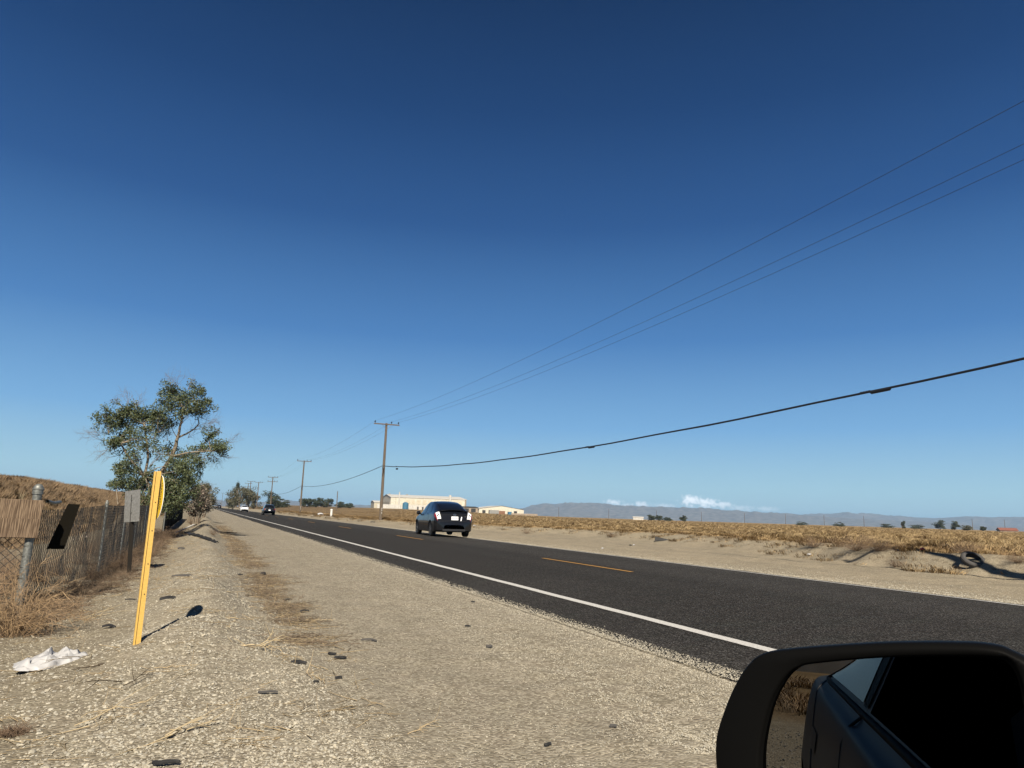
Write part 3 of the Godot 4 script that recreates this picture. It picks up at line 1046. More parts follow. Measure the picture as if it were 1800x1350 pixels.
func make_tree() -> void:
	rng.seed = 88
	var depth := 31.0
	var base := Vector3(-2.75, 0, -depth)
	base.y = gy(base.x, base.z)
	var t := thing("roadside_tree", "tall ragged green tree with two bare stems behind the fence", "tree", base)
	var P := func(px: float, py: float, dz: float) -> Vector3: return sight(px, py, depth - dz) - base
	var wood := MB.new()
	var twigs := MB.new()
	var leaves := MB.new()
	var bark := Color(0.2, 0.165, 0.125)
	wood.col = bark
	twigs.col = Color(0.17, 0.145, 0.12)
	var l1: Vector3 = P.call(254, 838, 0.0)
	var l0 := limb(wood, Vector3(-0.55, -0.1, 0), l1, 0.11, 0.075, 0.03)
	var r1: Vector3 = P.call(303, 802, -0.2)
	limb(wood, Vector3(-0.1, -0.1, 0.1), r1, 0.12, 0.08, 0.04)
	var r2: Vector3 = P.call(312, 770, -0.1)
	limb(wood, r1, r2, 0.08, 0.06, 0.02)
	var r3: Vector3 = P.call(322, 715, 0.0)
	limb(wood, r2, r3, 0.055, 0.03, 0.03)
	var lA: Vector3 = P.call(212, 780, 0.3)
	limb(wood, l1, lA, 0.055, 0.03, 0.08)
	var lB: Vector3 = P.call(252, 745, -0.4)
	limb(wood, l1, lB, 0.055, 0.028, 0.05)
	var rA: Vector3 = P.call(372, 793, 0.3)
	limb(wood, r1, rA, 0.04, 0.02, 0.06)
	var rB: Vector3 = P.call(350, 745, -0.5)
	limb(wood, r2, rB, 0.04, 0.02, 0.05)
	var hubs := [l1, lA, lB, r1, r2, r3, rA, rB, P.call(190, 762, 0.2), P.call(280, 760, 0.3), Vector3(-0.3, 1.2, 0)]
	# leaf clumps: photo place, radius in photo pixels, fullness
	var cl := [[300, 688, 11, 1.0], [318, 697, 13, 1.2], [338, 707, 13, 1.2], [351, 690, 10, 1.0], [362, 714, 11, 1.1], [305, 715, 12, 1.0], [290, 705, 8, 0.7], [345, 722, 10, 0.7], [325, 724, 9, 0.5],
		[184, 733, 11, 1.1], [203, 729, 13, 1.2], [225, 722, 12, 1.2], [235, 738, 12, 1.0], [252, 727, 11, 1.0], [270, 732, 11, 0.9], [282, 724, 10, 0.9], [292, 737, 10, 0.8], [213, 745, 9, 0.7], [196, 750, 8, 0.6],
		[201, 781, 12, 1.2], [217, 773, 9, 0.8], [240, 765, 9, 0.5], [258, 755, 9, 0.5], [270, 758, 8, 0.4], [285, 752, 8, 0.5], [300, 748, 7, 0.5], [250, 785, 12, 0.6], [268, 792, 9, 0.4], [295, 788, 10, 0.6],
		[371, 764, 9, 0.9], [380, 785, 10, 1.0], [391, 790, 8, 0.9], [362, 784, 9, 0.7], [347, 790, 8, 0.5], [352, 810, 10, 1.0], [335, 800, 8, 0.4],
		[221, 820, 11, 1.1], [212, 826, 8, 0.8], [206, 848, 10, 1.0], [222, 842, 12, 1.0], [246, 852, 12, 1.0], [252, 842, 9, 0.6], [310, 817, 14, 1.2], [326, 825, 13, 1.2], [333, 842, 12, 1.0], [314, 843, 14, 1.2], [298, 832, 10, 0.7], [287, 848, 12, 0.8], [300, 866, 14, 1.0], [322, 866, 13, 1.0], [278, 868, 11, 0.8], [250, 870, 10, 0.6], [262, 884, 12, 0.7], [295, 886, 14, 0.9], [240, 810, 10, 0.4], [232, 795, 9, 0.35], [285, 872, 13, 1.0], [308, 880, 13, 1.1], [325, 884, 12, 1.0], [272, 855, 11, 0.8], [338, 862, 10, 0.9], [300, 855, 12, 0.9], [234, 862, 9, 0.7], [262, 832, 9, 0.5], [318, 800, 10, 0.6], [275, 742, 10, 0.6], [262, 772, 10, 0.45], [228, 760, 10, 0.5]]
	var px := depth / 1239.0 * 1.03
	for c in cl:
		var p: Vector3 = P.call(c[0], c[1], rng.randf_range(-0.7, 0.7))
		var best: Vector3 = hubs[0]
		for hb in hubs:
			if hb.distance_to(p) < best.distance_to(p) and hb.y < p.y + 0.25: best = hb
		limb(wood, best, p, 0.022, 0.008, 0.12)
		for k in 5:
			twig(twigs, p.lerp(best, rng.randf() * 0.4), (p - best).normalized() + Vector3(rng.randfn(), rng.randfn(), rng.randfn()) * 0.6, c[2] * px * 1.0, 0.006, 1)
		for k in 16:
			var q: Vector3 = p + Vector3(rng.randfn(), rng.randfn() * 0.8, rng.randfn()) * (c[2] * px * 0.7)
			leaf_cluster(leaves, q, Vector3.ONE * (c[2] * px * 0.66), int(54 * c[3] * c[2] / 11.0), 0.072, Color(0.068, 0.088, 0.037))
	# bare grey twigs all through the crown and sticking out of it
	for q in [[175, 765, -0.9, 0.1], [180, 775, -1, 0], [195, 765, -0.8, 0.3], [190, 790, -0.9, -0.4], [225, 710, -0.3, 1], [240, 715, 0.3, 1], [215, 715, -0.7, 0.9], [310, 680, 0.1, 1], [330, 685, 0.5, 0.9], [300, 682, -0.3, 1], [355, 735, 0.9, 0.2], [365, 745, 1, 0.3], [360, 755, 1, 0.1], [345, 750, 0.9, 0.4], [385, 800, 0.9, -0.5], [375, 800, 0.5, -0.8], [395, 780, 1, 0.6], [270, 775, 0, 1], [285, 770, 0.5, 0.7], [260, 800, -0.2, 1], [245, 790, -0.5, 0.6], [275, 810, 0.6, 0.8], [295, 775, -0.5, 0.8], [330, 770, 0.7, 0.5], [335, 755, 0.8, 0.5], [320, 745, 0.5, 0.8], [350, 797, 0.9, 0.1], [340, 800, 1, 0], [365, 797, 1, -0.1], [210, 800, -0.6, -0.3], [262, 820, 0.5, 0.8], [250, 815, -0.4, 0.9]]:
		var p: Vector3 = P.call(q[0], q[1], rng.randf_range(-0.4, 0.4))
		for k in 5: twig(twigs, p, Vector3(q[2], q[3], rng.randfn() * 0.4) + Vector3(rng.randfn(), rng.randfn(), 0) * 0.35, 0.5, 0.0065, 2)
	var tr := part("trunk", wood, M.vertex_tinted, t)
	part("twigs", twigs, M.vertex_tinted, t)
	part("crown", leaves, M.leaf, t)
	# the greyer, half dead trees further along the fence
	for q in [["grey half dead tree nearest the tall green tree by the fence", 349, 42.0, 0.95, 2.2, Color(0.13, 0.115, 0.09), 3], ["dusty olive bushy tree at the far end of the fence", 360, 56.0, 1.15, 2.7, Color(0.085, 0.085, 0.05), 4]]:
		var b := sight(q[1], 900, q[2])
		b.y = gy(b.x, b.z)
		bushy("fence_tree", q[0], b, q[4], q[3], q[6], q[5], 3600, 0.12, "trees along the fence", true)

func bushy(called: String, label: String, at: Vector3, h: float, r: float, sd: int, col: Color, count: int, leaf: float, group: String, bare := false) -> Node3D:
	rng.seed = sd * 101 + 7
	var t := thing(called, label, "tree", at, 0.0, group)
	var wood := MB.new()
	wood.col = Color(0.15, 0.12, 0.09)
	var crown := MB.new()
	var lobes := 16
	for k in 3 if h < 6 else 2:
		limb(wood, Vector3(rng.randfn() * 0.08 * r, -0.2, rng.randfn() * 0.08 * r), Vector3(rng.randfn() * 0.3 * r, h * 0.62, rng.randfn() * 0.3 * r), 0.028 * h, 0.012 * h, 0.05)
	for k in lobes:
		var y := h * rng.randf_range(0.28 if bare else (0.14 if h < 8 else 0.3), 0.9)
		var wd := r * (1.0 - 0.55 * absf(y / h - 0.5))
		var a := rng.randf() * TAU
		var p := Vector3(cos(a) * wd * 0.6 * sqrt(rng.randf()), y, sin(a) * wd * 0.6 * sqrt(rng.randf()))
		limb(wood, Vector3(0, h * 0.3, 0), p, 0.010 * h, 0.004 * h, 0.1)
		for q in 3:
			leaf_cluster(crown, p + Vector3(rng.randfn(), rng.randfn() * 0.7, rng.randfn()) * r * 0.17, Vector3(r * 0.3, h * 0.12, r * 0.3), count / lobes / 3, leaf, col, 0.4)
		if bare:
			for q in 6: twig(wood, p, Vector3(rng.randfn() * 0.6, 0.9, rng.randfn() * 0.6), h * 0.16, 0.007, 2)
	part("trunk", wood, M.vertex_tinted, t)
	part("crown", crown, M.leaf, t)
	return t

# ------------------------------------------------------------------ poles and wires
const POLE_X := 18.2
const POLE_D := [6.0, 79.6, 153.4, 227.6, 290.0, 367.0, 440.0, 514.0, 590.0]

func make_pole(called: String, label: String, at: Vector3, top: float, arms: Array, group: String, detail := true) -> Node3D:
	var t := thing(called, label, "utility pole", at, 0.0, group)
	var sh := MB.new()
	sh.tube([Vector3(0, -0.6, 0), Vector3(0, top * 0.5, 0), Vector3(0, top, 0)], [0.185, 0.155, 0.125], 12)
	part("shaft", sh, M.pole_wood, t)
	for y in arms:
		var ab := MB.new()
		ab.box(Vector3(0, y, 0.17), Vector3(2.95, 0.13, 0.1), Basis.IDENTITY, 0.012)
		var arm := part("crossarm", ab, M.pole_wood, t)
		for x in [-1.35, 0.55, 1.35]:
			var ib := MB.new()
			ib.lathe([[0.02, 0.0], [0.02, 0.1], [0.075, 0.1], [0.085, 0.15], [0.06, 0.17], [0.07, 0.2], [0.05, 0.27], [0.03, 0.3], [0.001, 0.305]], 10, Basis.IDENTITY, Vector3(x, y + 0.06, 0.17))
			part("insulator", ib, M.dark_steel, arm)
		if detail:
			for s in [-1, 1]:
				var br := MB.new()
				br.tube([Vector3(0.55 * s, y - 0.05, 0.2), Vector3(0.05 * s, y - 0.55, 0.17)], [0.018], 6)
				part("brace", br, M.galvanised_steel, arm)
	return t

func make_poles() -> void:
	var tops := [11.2, 11.15, 11.15, 10.5, 10.8, 11.0, 11, 11, 11]
	var lab := ["wooden utility pole just off the right edge whose shadow crosses the verge", "nearest tall wooden utility pole, rising in front of the white factory", "second wooden utility pole along the road, left of the white factory", "third utility pole along the road, with two crossarms, behind the dark car", "fourth utility pole along the road, behind the white car's right side", "fifth utility pole along the road, over the dark trees", "sixth utility pole along the road, left of the bare pair", "seventh utility pole along the road, small in the distance", "farthest utility pole along the road, near its vanishing point"]
	for i in POLE_D.size():
		var p := Vector3(POLE_X, 0, -POLE_D[i])
		p.y = gy(p.x, p.z)
		var t := make_pole("utility_pole", lab[i], p, tops[i] - p.y + 0.05, [tops[i] - p.y - 0.1] if i != 3 else [tops[i] - p.y - 0.1, tops[i] - p.y - 1.4], "utility poles along the road")
		if i < 3:
			var gd := MB.new()
			gd.tube([Vector3(0.0, 6.1 - p.y, 0.2), Vector3(-0.1, 5.2 - p.y, 0.19)], [0.03], 6)
			part("cable_bracket", gd, M.dark_steel, t)
			for y in [0.8, 1.1, 1.3]:
				var mk := MB.new()
				mk.box(Vector3(0.05, y, 0.185), Vector3(0.07, 0.1, 0.01))
				part("pole_tag", mk, M.white_paint, t)
	# bare pair of poles seen against the dark trees
	for q in [["left one of the two close set pale poles before the dark trees", 432.5, 330.0, 11.0], ["right one of the two close set pale poles before the dark trees", 436.5, 322.0, 11.6], ["slim pole among the distant trees left of the pale pair", 420.0, 420.0, 11.0], ["short pole standing in the field left of the factory", 591.5, 260.0, 7.0], ["thin pole at the left end of the far row", 406.0, 560.0, 12.0], ["thin pole second in the far row", 402.0, 600.0, 11.0], ["thin pole third in the far row", 397.0, 640.0, 10.5], ["thin pole fourth in the far row", 389.0, 700.0, 12.5]]:
		var b := sight(q[1], 893, q[2])
		b.y = gy(b.x, b.z)
		make_pole("distant_pole", q[0], b, q[3], [q[3] - 0.15] if q[2] > 280 else [], "distant poles near the road", false)
	var fx := [982.0, 1070.0, 1154.0, 1233.0, 1309.0, 1381.0, 1449.0, 1519.0, 1710.0, 1767.0]
	var ord := ["first", "second", "third", "fourth", "fifth", "sixth", "seventh", "eighth", "ninth", "tenth"]
	for i in fx.size():
		var d := sight(fx[i], 906 + (fx[i] - 900) * 0.03, 1.0)
		var b := Vector3(d.x, 0, -1.0) * (640.0 / sqrt(d.x * d.x + 1.0))
		b.y = gy(b.x, b.z)
		make_pole("field_pole", "%s from the left of the tiny poles across the far field" % ord[i], b, 8.5, [], "poles across the far field", false)
	# conductors: three on the crossarm, one heavy bundle lower down
	for w in [[-1.35, "upper left power wire strung between the crossarm ends"], [0.55, "middle power wire strung along the pole line"], [1.35, "lower right power wire strung along the pole line"]]:
		var mb := MB.new()
		var pts := []
		var at := [[-68.0, 11.4]]
		for i in POLE_D.size(): at.append([POLE_D[i], tops[i] + 0.22])
		for i in at.size() - 1:
			for k in 20:
				var t := k / 20.0
				pts.append(Vector3(POLE_X + w[0], lerpf(at[i][1], at[i + 1][1], t) - 3.3 * t * (1.0 - t), -lerpf(at[i][0], at[i + 1][0], t) + 0.17))
		mb.tube(pts, [0.007], 5)
		solo("power_wire", mb, M.power_wire, w[1], "wire", Vector3.ZERO, 0.0, "power wires")
	var cb := MB.new()
	var pc := []
	var rad := []
	var ha := [[-68.0, 6.2], [6.0, 5.6], [79.6, 6.3], [153.4, 5.9], [227.6, 5.6], [290.0, 5.6], [367.0, 5.6], [440.0, 5.6]]
	for i in ha.size() - 1:
		for k in 40:
			var t := k / 40.0
			pc.append(Vector3(POLE_X - 0.2, lerpf(ha[i][1], ha[i + 1][1], t) - (4.3 if i <= 1 else 3.4) * t * (1.0 - t) + (0.012 * sin(k * 1.3) if i <= 1 else 0.0), -lerpf(ha[i][0], ha[i + 1][0], t)))
			rad.append(0.031 + 0.006 * fbm.get_noise_2d(k * 9.0, i * 5.0))
	cb.tube(pc, rad, 8)
	var cable := thing("communications_cable", "thick black cable bundle sagging between the utility poles", "cable")
	part("cable", cb, M.black_cable, cable)
	var wrap := MB.new()
	for i in range(40, 80):
		var a: Vector3 = pc[i]
		var b: Vector3 = pc[i + 1]
		for k in 3: wrap.tube([a.lerp(b, k / 3.0) + Vector3(0.02, 0.035, 0), a.lerp(b, (k + 1) / 3.0) + Vector3(0.02, 0.035, 0)], [0.008], 4, false)
	part("support_strand", wrap, M.black_cable, cable)
	for q in [[14.6, 0.7, 0.05], [31.8, 0.6, 0.05], [72.6, 0.4, 0.09]]:
		var i := 40 + int((q[0] - 6.0) / 73.6 * 40.0)
		var a: Vector3 = pc[i]
		var b: Vector3 = pc[i + 1]
		var c := a.lerp(b, ((q[0] - 6.0) / 73.6 * 40.0) - int((q[0] - 6.0) / 73.6 * 40.0))
		var d := (b - a).normalized()
		var sb := MB.new()
		var dn := Vector3(0, -0.03 if q[0] < 60 else -0.22, 0)
		sb.tube([c - d * q[1] * 0.5 + dn, c - d * q[1] * 0.44 + dn, c + d * q[1] * 0.44 + dn, c + d * q[1] * 0.5 + dn], [q[2] * 0.4, q[2], q[2], q[2] * 0.4], 10)
		for e in 4:
			var kb := MB.new()
			kb.tube([c + d * q[1] * (0.5 + e * 0.14) + Vector3(0, 0.03, 0), c + d * q[1] * (0.58 + e * 0.14) + Vector3(0, 0.03, 0)], [q[2] * 0.55], 6)
			part("cable_clamp", kb, M.black_cable, cable)
		part("splice_case", sb, M.black_cable, cable)
	var hook := MB.new()
	var hp: Vector3 = pc[42]
	hook.tube([hp, hp + Vector3(0, -0.12, -0.03), hp + Vector3(0, -0.2, 0.06)], [0.012, 0.01, 0.006], 5)
	part("loose_end", hook, M.black_cable, cable)

# ------------------------------------------------------------------ far side: factory, sheds, trees
func house_block(t: Node3D, called: String, o: Vector3, w: float, d: float, h: float, ridge: float, m: Material, roof: Material, along_x := true) -> void:
	var wb := MB.new()
	wb.quad(o + Vector3(0, 0, 0), o + Vector3(w, 0, 0), o + Vector3(w, h, 0), o + Vector3(0, h, 0))
	wb.quad(o + Vector3(w, 0, -d), o + Vector3(0, 0, -d), o + Vector3(0, h, -d), o + Vector3(w, h, -d))
	wb.quad(o + Vector3(0, 0, -d), o, o + Vector3(0, h, 0), o + Vector3(0, h, -d))
	wb.quad(o + Vector3(w, 0, 0), o + Vector3(w, 0, -d), o + Vector3(w, h, -d), o + Vector3(w, h, 0))
	if along_x:
		for x in [0.0, w]:
			wb.tri(o + Vector3(x, h, 0), o + Vector3(x, h, -d), o + Vector3(x, h + ridge, -d * 0.5))
	else:
		for z in [0.0, -d]:
			wb.tri(o + Vector3(0, h, z), o + Vector3(w, h, z), o + Vector3(w * 0.5, h + ridge, z))
	part(called, wb, m, t)
	var rb := MB.new()
	var e := 0.4
	if along_x:
		var a := Vector3(-e, h - 0.05, e)
		rb.quad(o + a, o + Vector3(w + e, h - 0.05, e), o + Vector3(w + e, h + ridge + 0.25, -d * 0.5), o + Vector3(-e, h + ridge + 0.25, -d * 0.5))
		rb.quad(o + Vector3(w + e, h - 0.05, -d - e), o + Vector3(-e, h - 0.05, -d - e), o + Vector3(-e, h + ridge + 0.25, -d * 0.5), o + Vector3(w + e, h + ridge + 0.25, -d * 0.5))
		rb.box(o + Vector3(w * 0.5, h - 0.1, 0.3), Vector3(w + 0.8, 0.35, 0.25))
	else:
		rb.quad(o + Vector3(-e, h - 0.05, e), o + Vector3(w * 0.5, h + ridge + 0.25, e), o + Vector3(w * 0.5, h + ridge + 0.25, -d - e), o + Vector3(-e, h - 0.05, -d - e))
		rb.quad(o + Vector3(w * 0.5, h + ridge + 0.25, e), o + Vector3(w + e, h - 0.05, e), o + Vector3(w + e, h - 0.05, -d - e), o + Vector3(w * 0.5, h + ridge + 0.25, -d - e))
		rb.box(o + Vector3(-0.2, h - 0.1, -d * 0.5), Vector3(0.25, 0.35, d))
	part(called.replace("wall", "roof") if called.contains("wall") else "roof", rb, roof, t)

func slab(t: Node3D, called: String, c: Vector3, s: Vector3, m: Material) -> void:
	var b := MB.new()
	b.box(c, s)
	part(called, b, m, t)

func make_far() -> void:
	# white factory: gable end to the road, long wall towards the camera
	var b := sight(686, 893, 560.0)
	b.y = gy(b.x, b.z) - 0.3
	var f := thing("factory_building", "large cream white factory hall with gabled end behind the nearest pole", "building", b, deg_to_rad(-5))
	house_block(f, "hall_wall", Vector3(0, 0, 0), 62, 48, 9.6, 2.2, M.cream_wall, M.roof_white)
	slab(f, "gable_panel", Vector3(-0.12, 3.6, -24), Vector3(0.2, 4.6, 40), M.pale_wall)
	house_block(f, "lean_to_wall", Vector3(-7.0, 0, -46), 6.9, 22, 5.6, 1.2, M.pale_wall, M.roof_white)
	for q in [[6.5, 13.6, 0.5], [48.0, 12.6, 1.0], [41.0, 9.5, 0.2]]:
		var st := MB.new()
		st.tube([Vector3(q[0], 0, 1.2), Vector3(q[0], q[1], 1.2)], [q[2]], 12)
		part("vent_stack", st, M.roof_white, f)
	for q in [[14.0, 3.5], [18.0, 2.6], [22.5, 3.4], [27.5, 2.8], [32.0, 3.2], [53.0, 2.5], [57.0, 2.5]]:
		slab(f, "ochre_panel", Vector3(q[0], 6.0, 0.08), Vector3(q[1], 3.4, 0.14), M.ochre_wall)
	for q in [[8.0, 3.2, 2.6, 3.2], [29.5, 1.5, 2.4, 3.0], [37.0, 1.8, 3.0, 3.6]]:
		slab(f, "loading_door", Vector3(q[0], q[3] * 0.5, 0.1), Vector3(q[2], q[3], 0.16), M.dark_paint_and_shade)
	for q in [4.0, 11.5, 26.0, 36.0, 45.0, 55.0]:
		slab(f, "wall_rib", Vector3(q, 4.8, 0.12), Vector3(0.35, 9.5, 0.2), M.pale_wall)
	for q in [2.0, 16.5]:
		slab(f, "roof_vent", Vector3(q, 12.1, -22), Vector3(1.2, 0.9, 1.2), M.tan_wall)
	var wl := thing("perimeter_wall", "long low white wall in front of the cream factory", "wall", b + Vector3(-12, 0, 16))
	for i in 10: slab(wl, "wall_panel", Vector3(i * 4.6, 1.7, 0), Vector3(4.5, 3.4, 0.3), M.roof_white)
	for i in 2: slab(wl, "wall_door", Vector3(30.0 + i * 4.0, 1.2, 0.17), Vector3(1.2, 2.4, 0.06), M.dark_paint_and_shade)
	var tb := MB.new()
	tb.lathe([[2.3, 0.0], [2.3, 4.4], [1.2, 5.2], [0.01, 5.4]], 20)
	solo("water_tank", tb, M.blue_tank, "blue cylindrical tank against the white factory wall", "tank", b + Vector3(7, 0.2, 20))
	var wt := thing("box_truck", "white box truck parked before the factory", "truck", b + Vector3(34, 0.2, 22))
	slab(wt, "cargo_box", Vector3(0, 2.6, 0), Vector3(6.0, 3.6, 2.4), M.white_paint)
	slab(wt, "cab", Vector3(4.0, 1.6, 0), Vector3(2.0, 2.0, 2.2), M.white_paint)
	for x in [-2.0, 3.8]:
		var wh := MB.new()
		wh.lathe([[0.01, -1.15], [0.5, -1.15], [0.5, 1.15], [0.01, 1.15]], 14, Basis(Vector3.RIGHT, PI / 2), Vector3(x, 0.5, 0))
		part("wheel", wh, M.rubber, wt)
	var s := sight(842, 896, 520.0)
	s.y = gy(s.x, s.z) - 0.2
	var sh := thing("warehouse", "long cream warehouse with a shallow gable right of the black car", "building", s, deg_to_rad(-4))
	house_block(sh, "hall_wall", Vector3(0, 0, 0), 37, 30, 3.6, 2.4, M.cream_wall, M.roof_white, false)
	for x in [4.0, 30.0]: slab(sh, "loading_door", Vector3(x, 1.2, 0.1), Vector3(2.6, 2.4, 0.16), M.dark_paint_and_shade)
	var s2 := sight(812, 895, 500.0)
	s2.y = gy(s2.x, s2.z) - 0.2
	var an := thing("open_shed", "tan open fronted shed between factory and warehouse", "building", s2)
	house_block(an, "shed_wall", Vector3(0, 0, 0), 12.5, 14, 3.8, 0.3, M.tan_wall, M.dark_paint_and_shade)
	for x in [3.5, 9.0]: slab(an, "bay_shade_slab", Vector3(x, 1.5, 0.1), Vector3(3.6, 2.6, 0.14), M.dark_paint_and_shade)  # closed front: near-black slabs paint in the shade inside the bays
	var ck := MB.new()
	ck.tube([Vector3(0, 0, 0), Vector3(0, 9.8, 0)], [0.65, 0.55], 12)
	var ckp := sight(818, 893, 545.0)
	ckp.y = gy(ckp.x, ckp.z)
	solo("chimney", ck, M.tan_wall, "single tan chimney standing right of the factory", "chimney", ckp)
	for q in [["pale grey container in front of the warehouse", 868, 470.0, Vector3(7, 2.6, 2.5), "grey_sheet"], ["rust brown container beside the pale grey one", 880, 472.0, Vector3(6, 2.3, 2.5), "rust"], ["blue container at the warehouse's right end", 896, 475.0, Vector3(2.4, 2.2, 2.4), "blue_tank"], ["low pink brown wall running right of the warehouse", 922, 470.0, Vector3(20, 1.4, 0.5), "tan_wall"]]:
		var p := sight(q[1], 897, q[2])
		p.y = gy(p.x, p.z)
		var cb := MB.new()
		cb.box(Vector3(0, q[3].y * 0.5, 0), q[3], Basis.IDENTITY, 0.06)
		for k in int(q[3].x / 0.6): cb.box(Vector3(-q[3].x * 0.5 + 0.3 + k * 0.6, q[3].y * 0.5, q[3].z * 0.5 + 0.03), Vector3(0.18, q[3].y * 0.9, 0.06))
		solo("container" if q[3].z > 1 else "low_wall", cb, M[q[4]], q[0], "container" if q[3].z > 1 else "wall", p, deg_to_rad(-5))
	# trees on the skyline: label, photo x, depth, height, half width, colour
	var dk := Color(0.038, 0.05, 0.026)
	var ol := Color(0.075, 0.075, 0.042)
	var tl := [["broad olive tree left of the road's pole pair", 408.0, 330.0, 7.5, 4.0, ol], ["big round olive tree behind the pale pole pair", 421.0, 318.0, 9.5, 5.0, ol], ["olive tree right of the pale pole pair", 434.0, 322.0, 9.2, 4.6, ol], ["low olive tree behind the white car", 445.0, 315.0, 7.0, 3.4, ol], ["dark round tree behind the dark car", 477.0, 300.0, 7.2, 4.2, dk], ["small dark bush right of the dark car", 495.0, 330.0, 2.8, 5.0, dk], ["tall thin dark tree rising over the olive trees", 414.0, 480.0, 17.0, 2.0, dk],
		["first dark tree of the hedge behind the second pole", 535.0, 420.0, 4.9, 3.4, dk], ["second dark tree of the hedge behind the second pole", 545.0, 424.0, 5.0, 3.6, dk], ["third dark tree of the hedge, taller", 556.0, 420.0, 5.2, 3.4, dk], ["fourth dark tree of the hedge", 566.0, 424.0, 4.9, 3.6, dk], ["right end dark tree of the hedge left of the field pole", 577.0, 420.0, 5.0, 3.2, dk], ["small round bush right of the field pole", 600.0, 440.0, 3.2, 4.2, dk], ["low bush left of the factory", 613.0, 445.0, 2.6, 3.6, dk],
		["left tree of the small grove in the middle of the field", 1145.0, 520.0, 3.6, 3.6, dk], ["right tree of the small grove in the middle of the field", 1157.0, 524.0, 3.9, 4.0, dk], ["low bush right of the field grove", 1173.0, 520.0, 2.6, 3.6, dk], ["single upright tree in the middle of the field skyline", 1201.0, 500.0, 4.6, 2.8, dk],
		["narrow dark tree on the right skyline", 1588.0, 560.0, 5.2, 1.9, dk], ["broad dark tree left of the pair on the right skyline", 1651.0, 540.0, 5.6, 4.8, dk], ["compact dark tree right of the pair on the right skyline", 1679.0, 540.0, 5.4, 3.2, dk], ["low bush between the right skyline trees and red roof", 1700.0, 540.0, 2.9, 4.5, ol], ["small dark bush left of the red roof", 1729.0, 545.0, 2.6, 2.4, dk], ["low scrub under the right skyline", 1475.0, 560.0, 1.7, 5.0, dk], ["low scrub left of the narrow skyline tree", 1560.0, 570.0, 2.0, 6.0, dk], ["flat scrub right of the narrow skyline tree", 1612.0, 570.0, 1.9, 6.5, dk], ["faint scrub at the centre right skyline", 1410.0, 600.0, 1.5, 6.0, dk]]
	for i in tl.size():
		var q: Array = tl[i]
		var d := sight(q[1], 906 + (q[1] - 900) * 0.03, 1.0)
		var r: float = q[2]
		var p := Vector3(d.x, 0, -1.0) * (r / sqrt(d.x * d.x + 1.0))
		p.y = gy(p.x, p.z)
		bushy("skyline_tree", q[0], p, q[3], q[4], 20 + i, q[5], 3000, 0.42, "trees on the skyline")
	var rp := sight(1772, 934, 1.0)
	rp = Vector3(rp.x, 0, -1.0) * (520.0 / sqrt(rp.x * rp.x + 1.0))
	rp.y = gy(rp.x, rp.z)
	var rh := thing("red_roofed_house", "low house with a red roof at the far right skyline", "house", rp, deg_to_rad(-40))
	house_block(rh, "house_wall", Vector3(-4, 0, 0), 9, 6, 1.0, 1.1, M.tan_wall, M.red_roof)
	var rw := thing("white_shed", "small white shed right of the red roofed house", "shed", rp + Vector3(14, 0, 11), deg_to_rad(-40))
	house_block(rw, "shed_wall", Vector3(0, 0, 0), 8, 6, 1.7, 0.8, M.roof_white, M.roof_white)
	var ws := sight(1121, 911, 540.0)
	ws.y = gy(ws.x, ws.z)
	var wh2 := thing("white_trailer", "long white trailer house left of the field grove", "trailer", ws, deg_to_rad(-30))
	house_block(wh2, "trailer_wall", Vector3(-4, 0, 0), 9, 4, 2.2, 0.4, M.roof_white, M.roof_white)

# ------------------------------------------------------------------ cars
func wheel(t: Node3D, x: float, z: float, r: float, w: float, spokes := 10) -> void:
	var s := signf(x)
	var bas := Basis(Vector3.BACK, -PI / 2 * s)      # lathe axis points outwards
	var tb := MB.new()
	tb.lathe([[r * 0.5, -w], [r * 0.93, -w], [r, -w * 0.8], [r, -w * 0.15], [r * 0.95, 0.0], [r * 0.7, 0.004], [r * 0.66, -0.02]], 28, bas, Vector3(x, r, z))
	var wn := Node3D.new()
	wn.name = "wheel"
	t.add_child(wn, true)
	part("tyre", tb, M.rubber, wn)
	var rb := MB.new()
	rb.lathe([[r * 0.68, -0.03], [r * 0.68, -0.005], [r * 0.62, -0.008], [r * 0.6, -0.05], [0.01, -0.05]], 28, bas, Vector3(x, r, z))
	for k in spokes:
		var a := TAU * k / spokes
		var d := Vector3(0, cos(a), sin(a))
		rb.box(Vector3(x - s * 0.015, r, z) + d * r * 0.36, Vector3(0.02, r * 0.52, 0.03), Basis(Vector3.RIGHT, a))
	rb.lathe([[0.06, -0.02], [0.055, 0.0], [0.01, 0.004]], 12, bas, Vector3(x, r, z))
	part("rim", rb, M.rim_metal, wn)

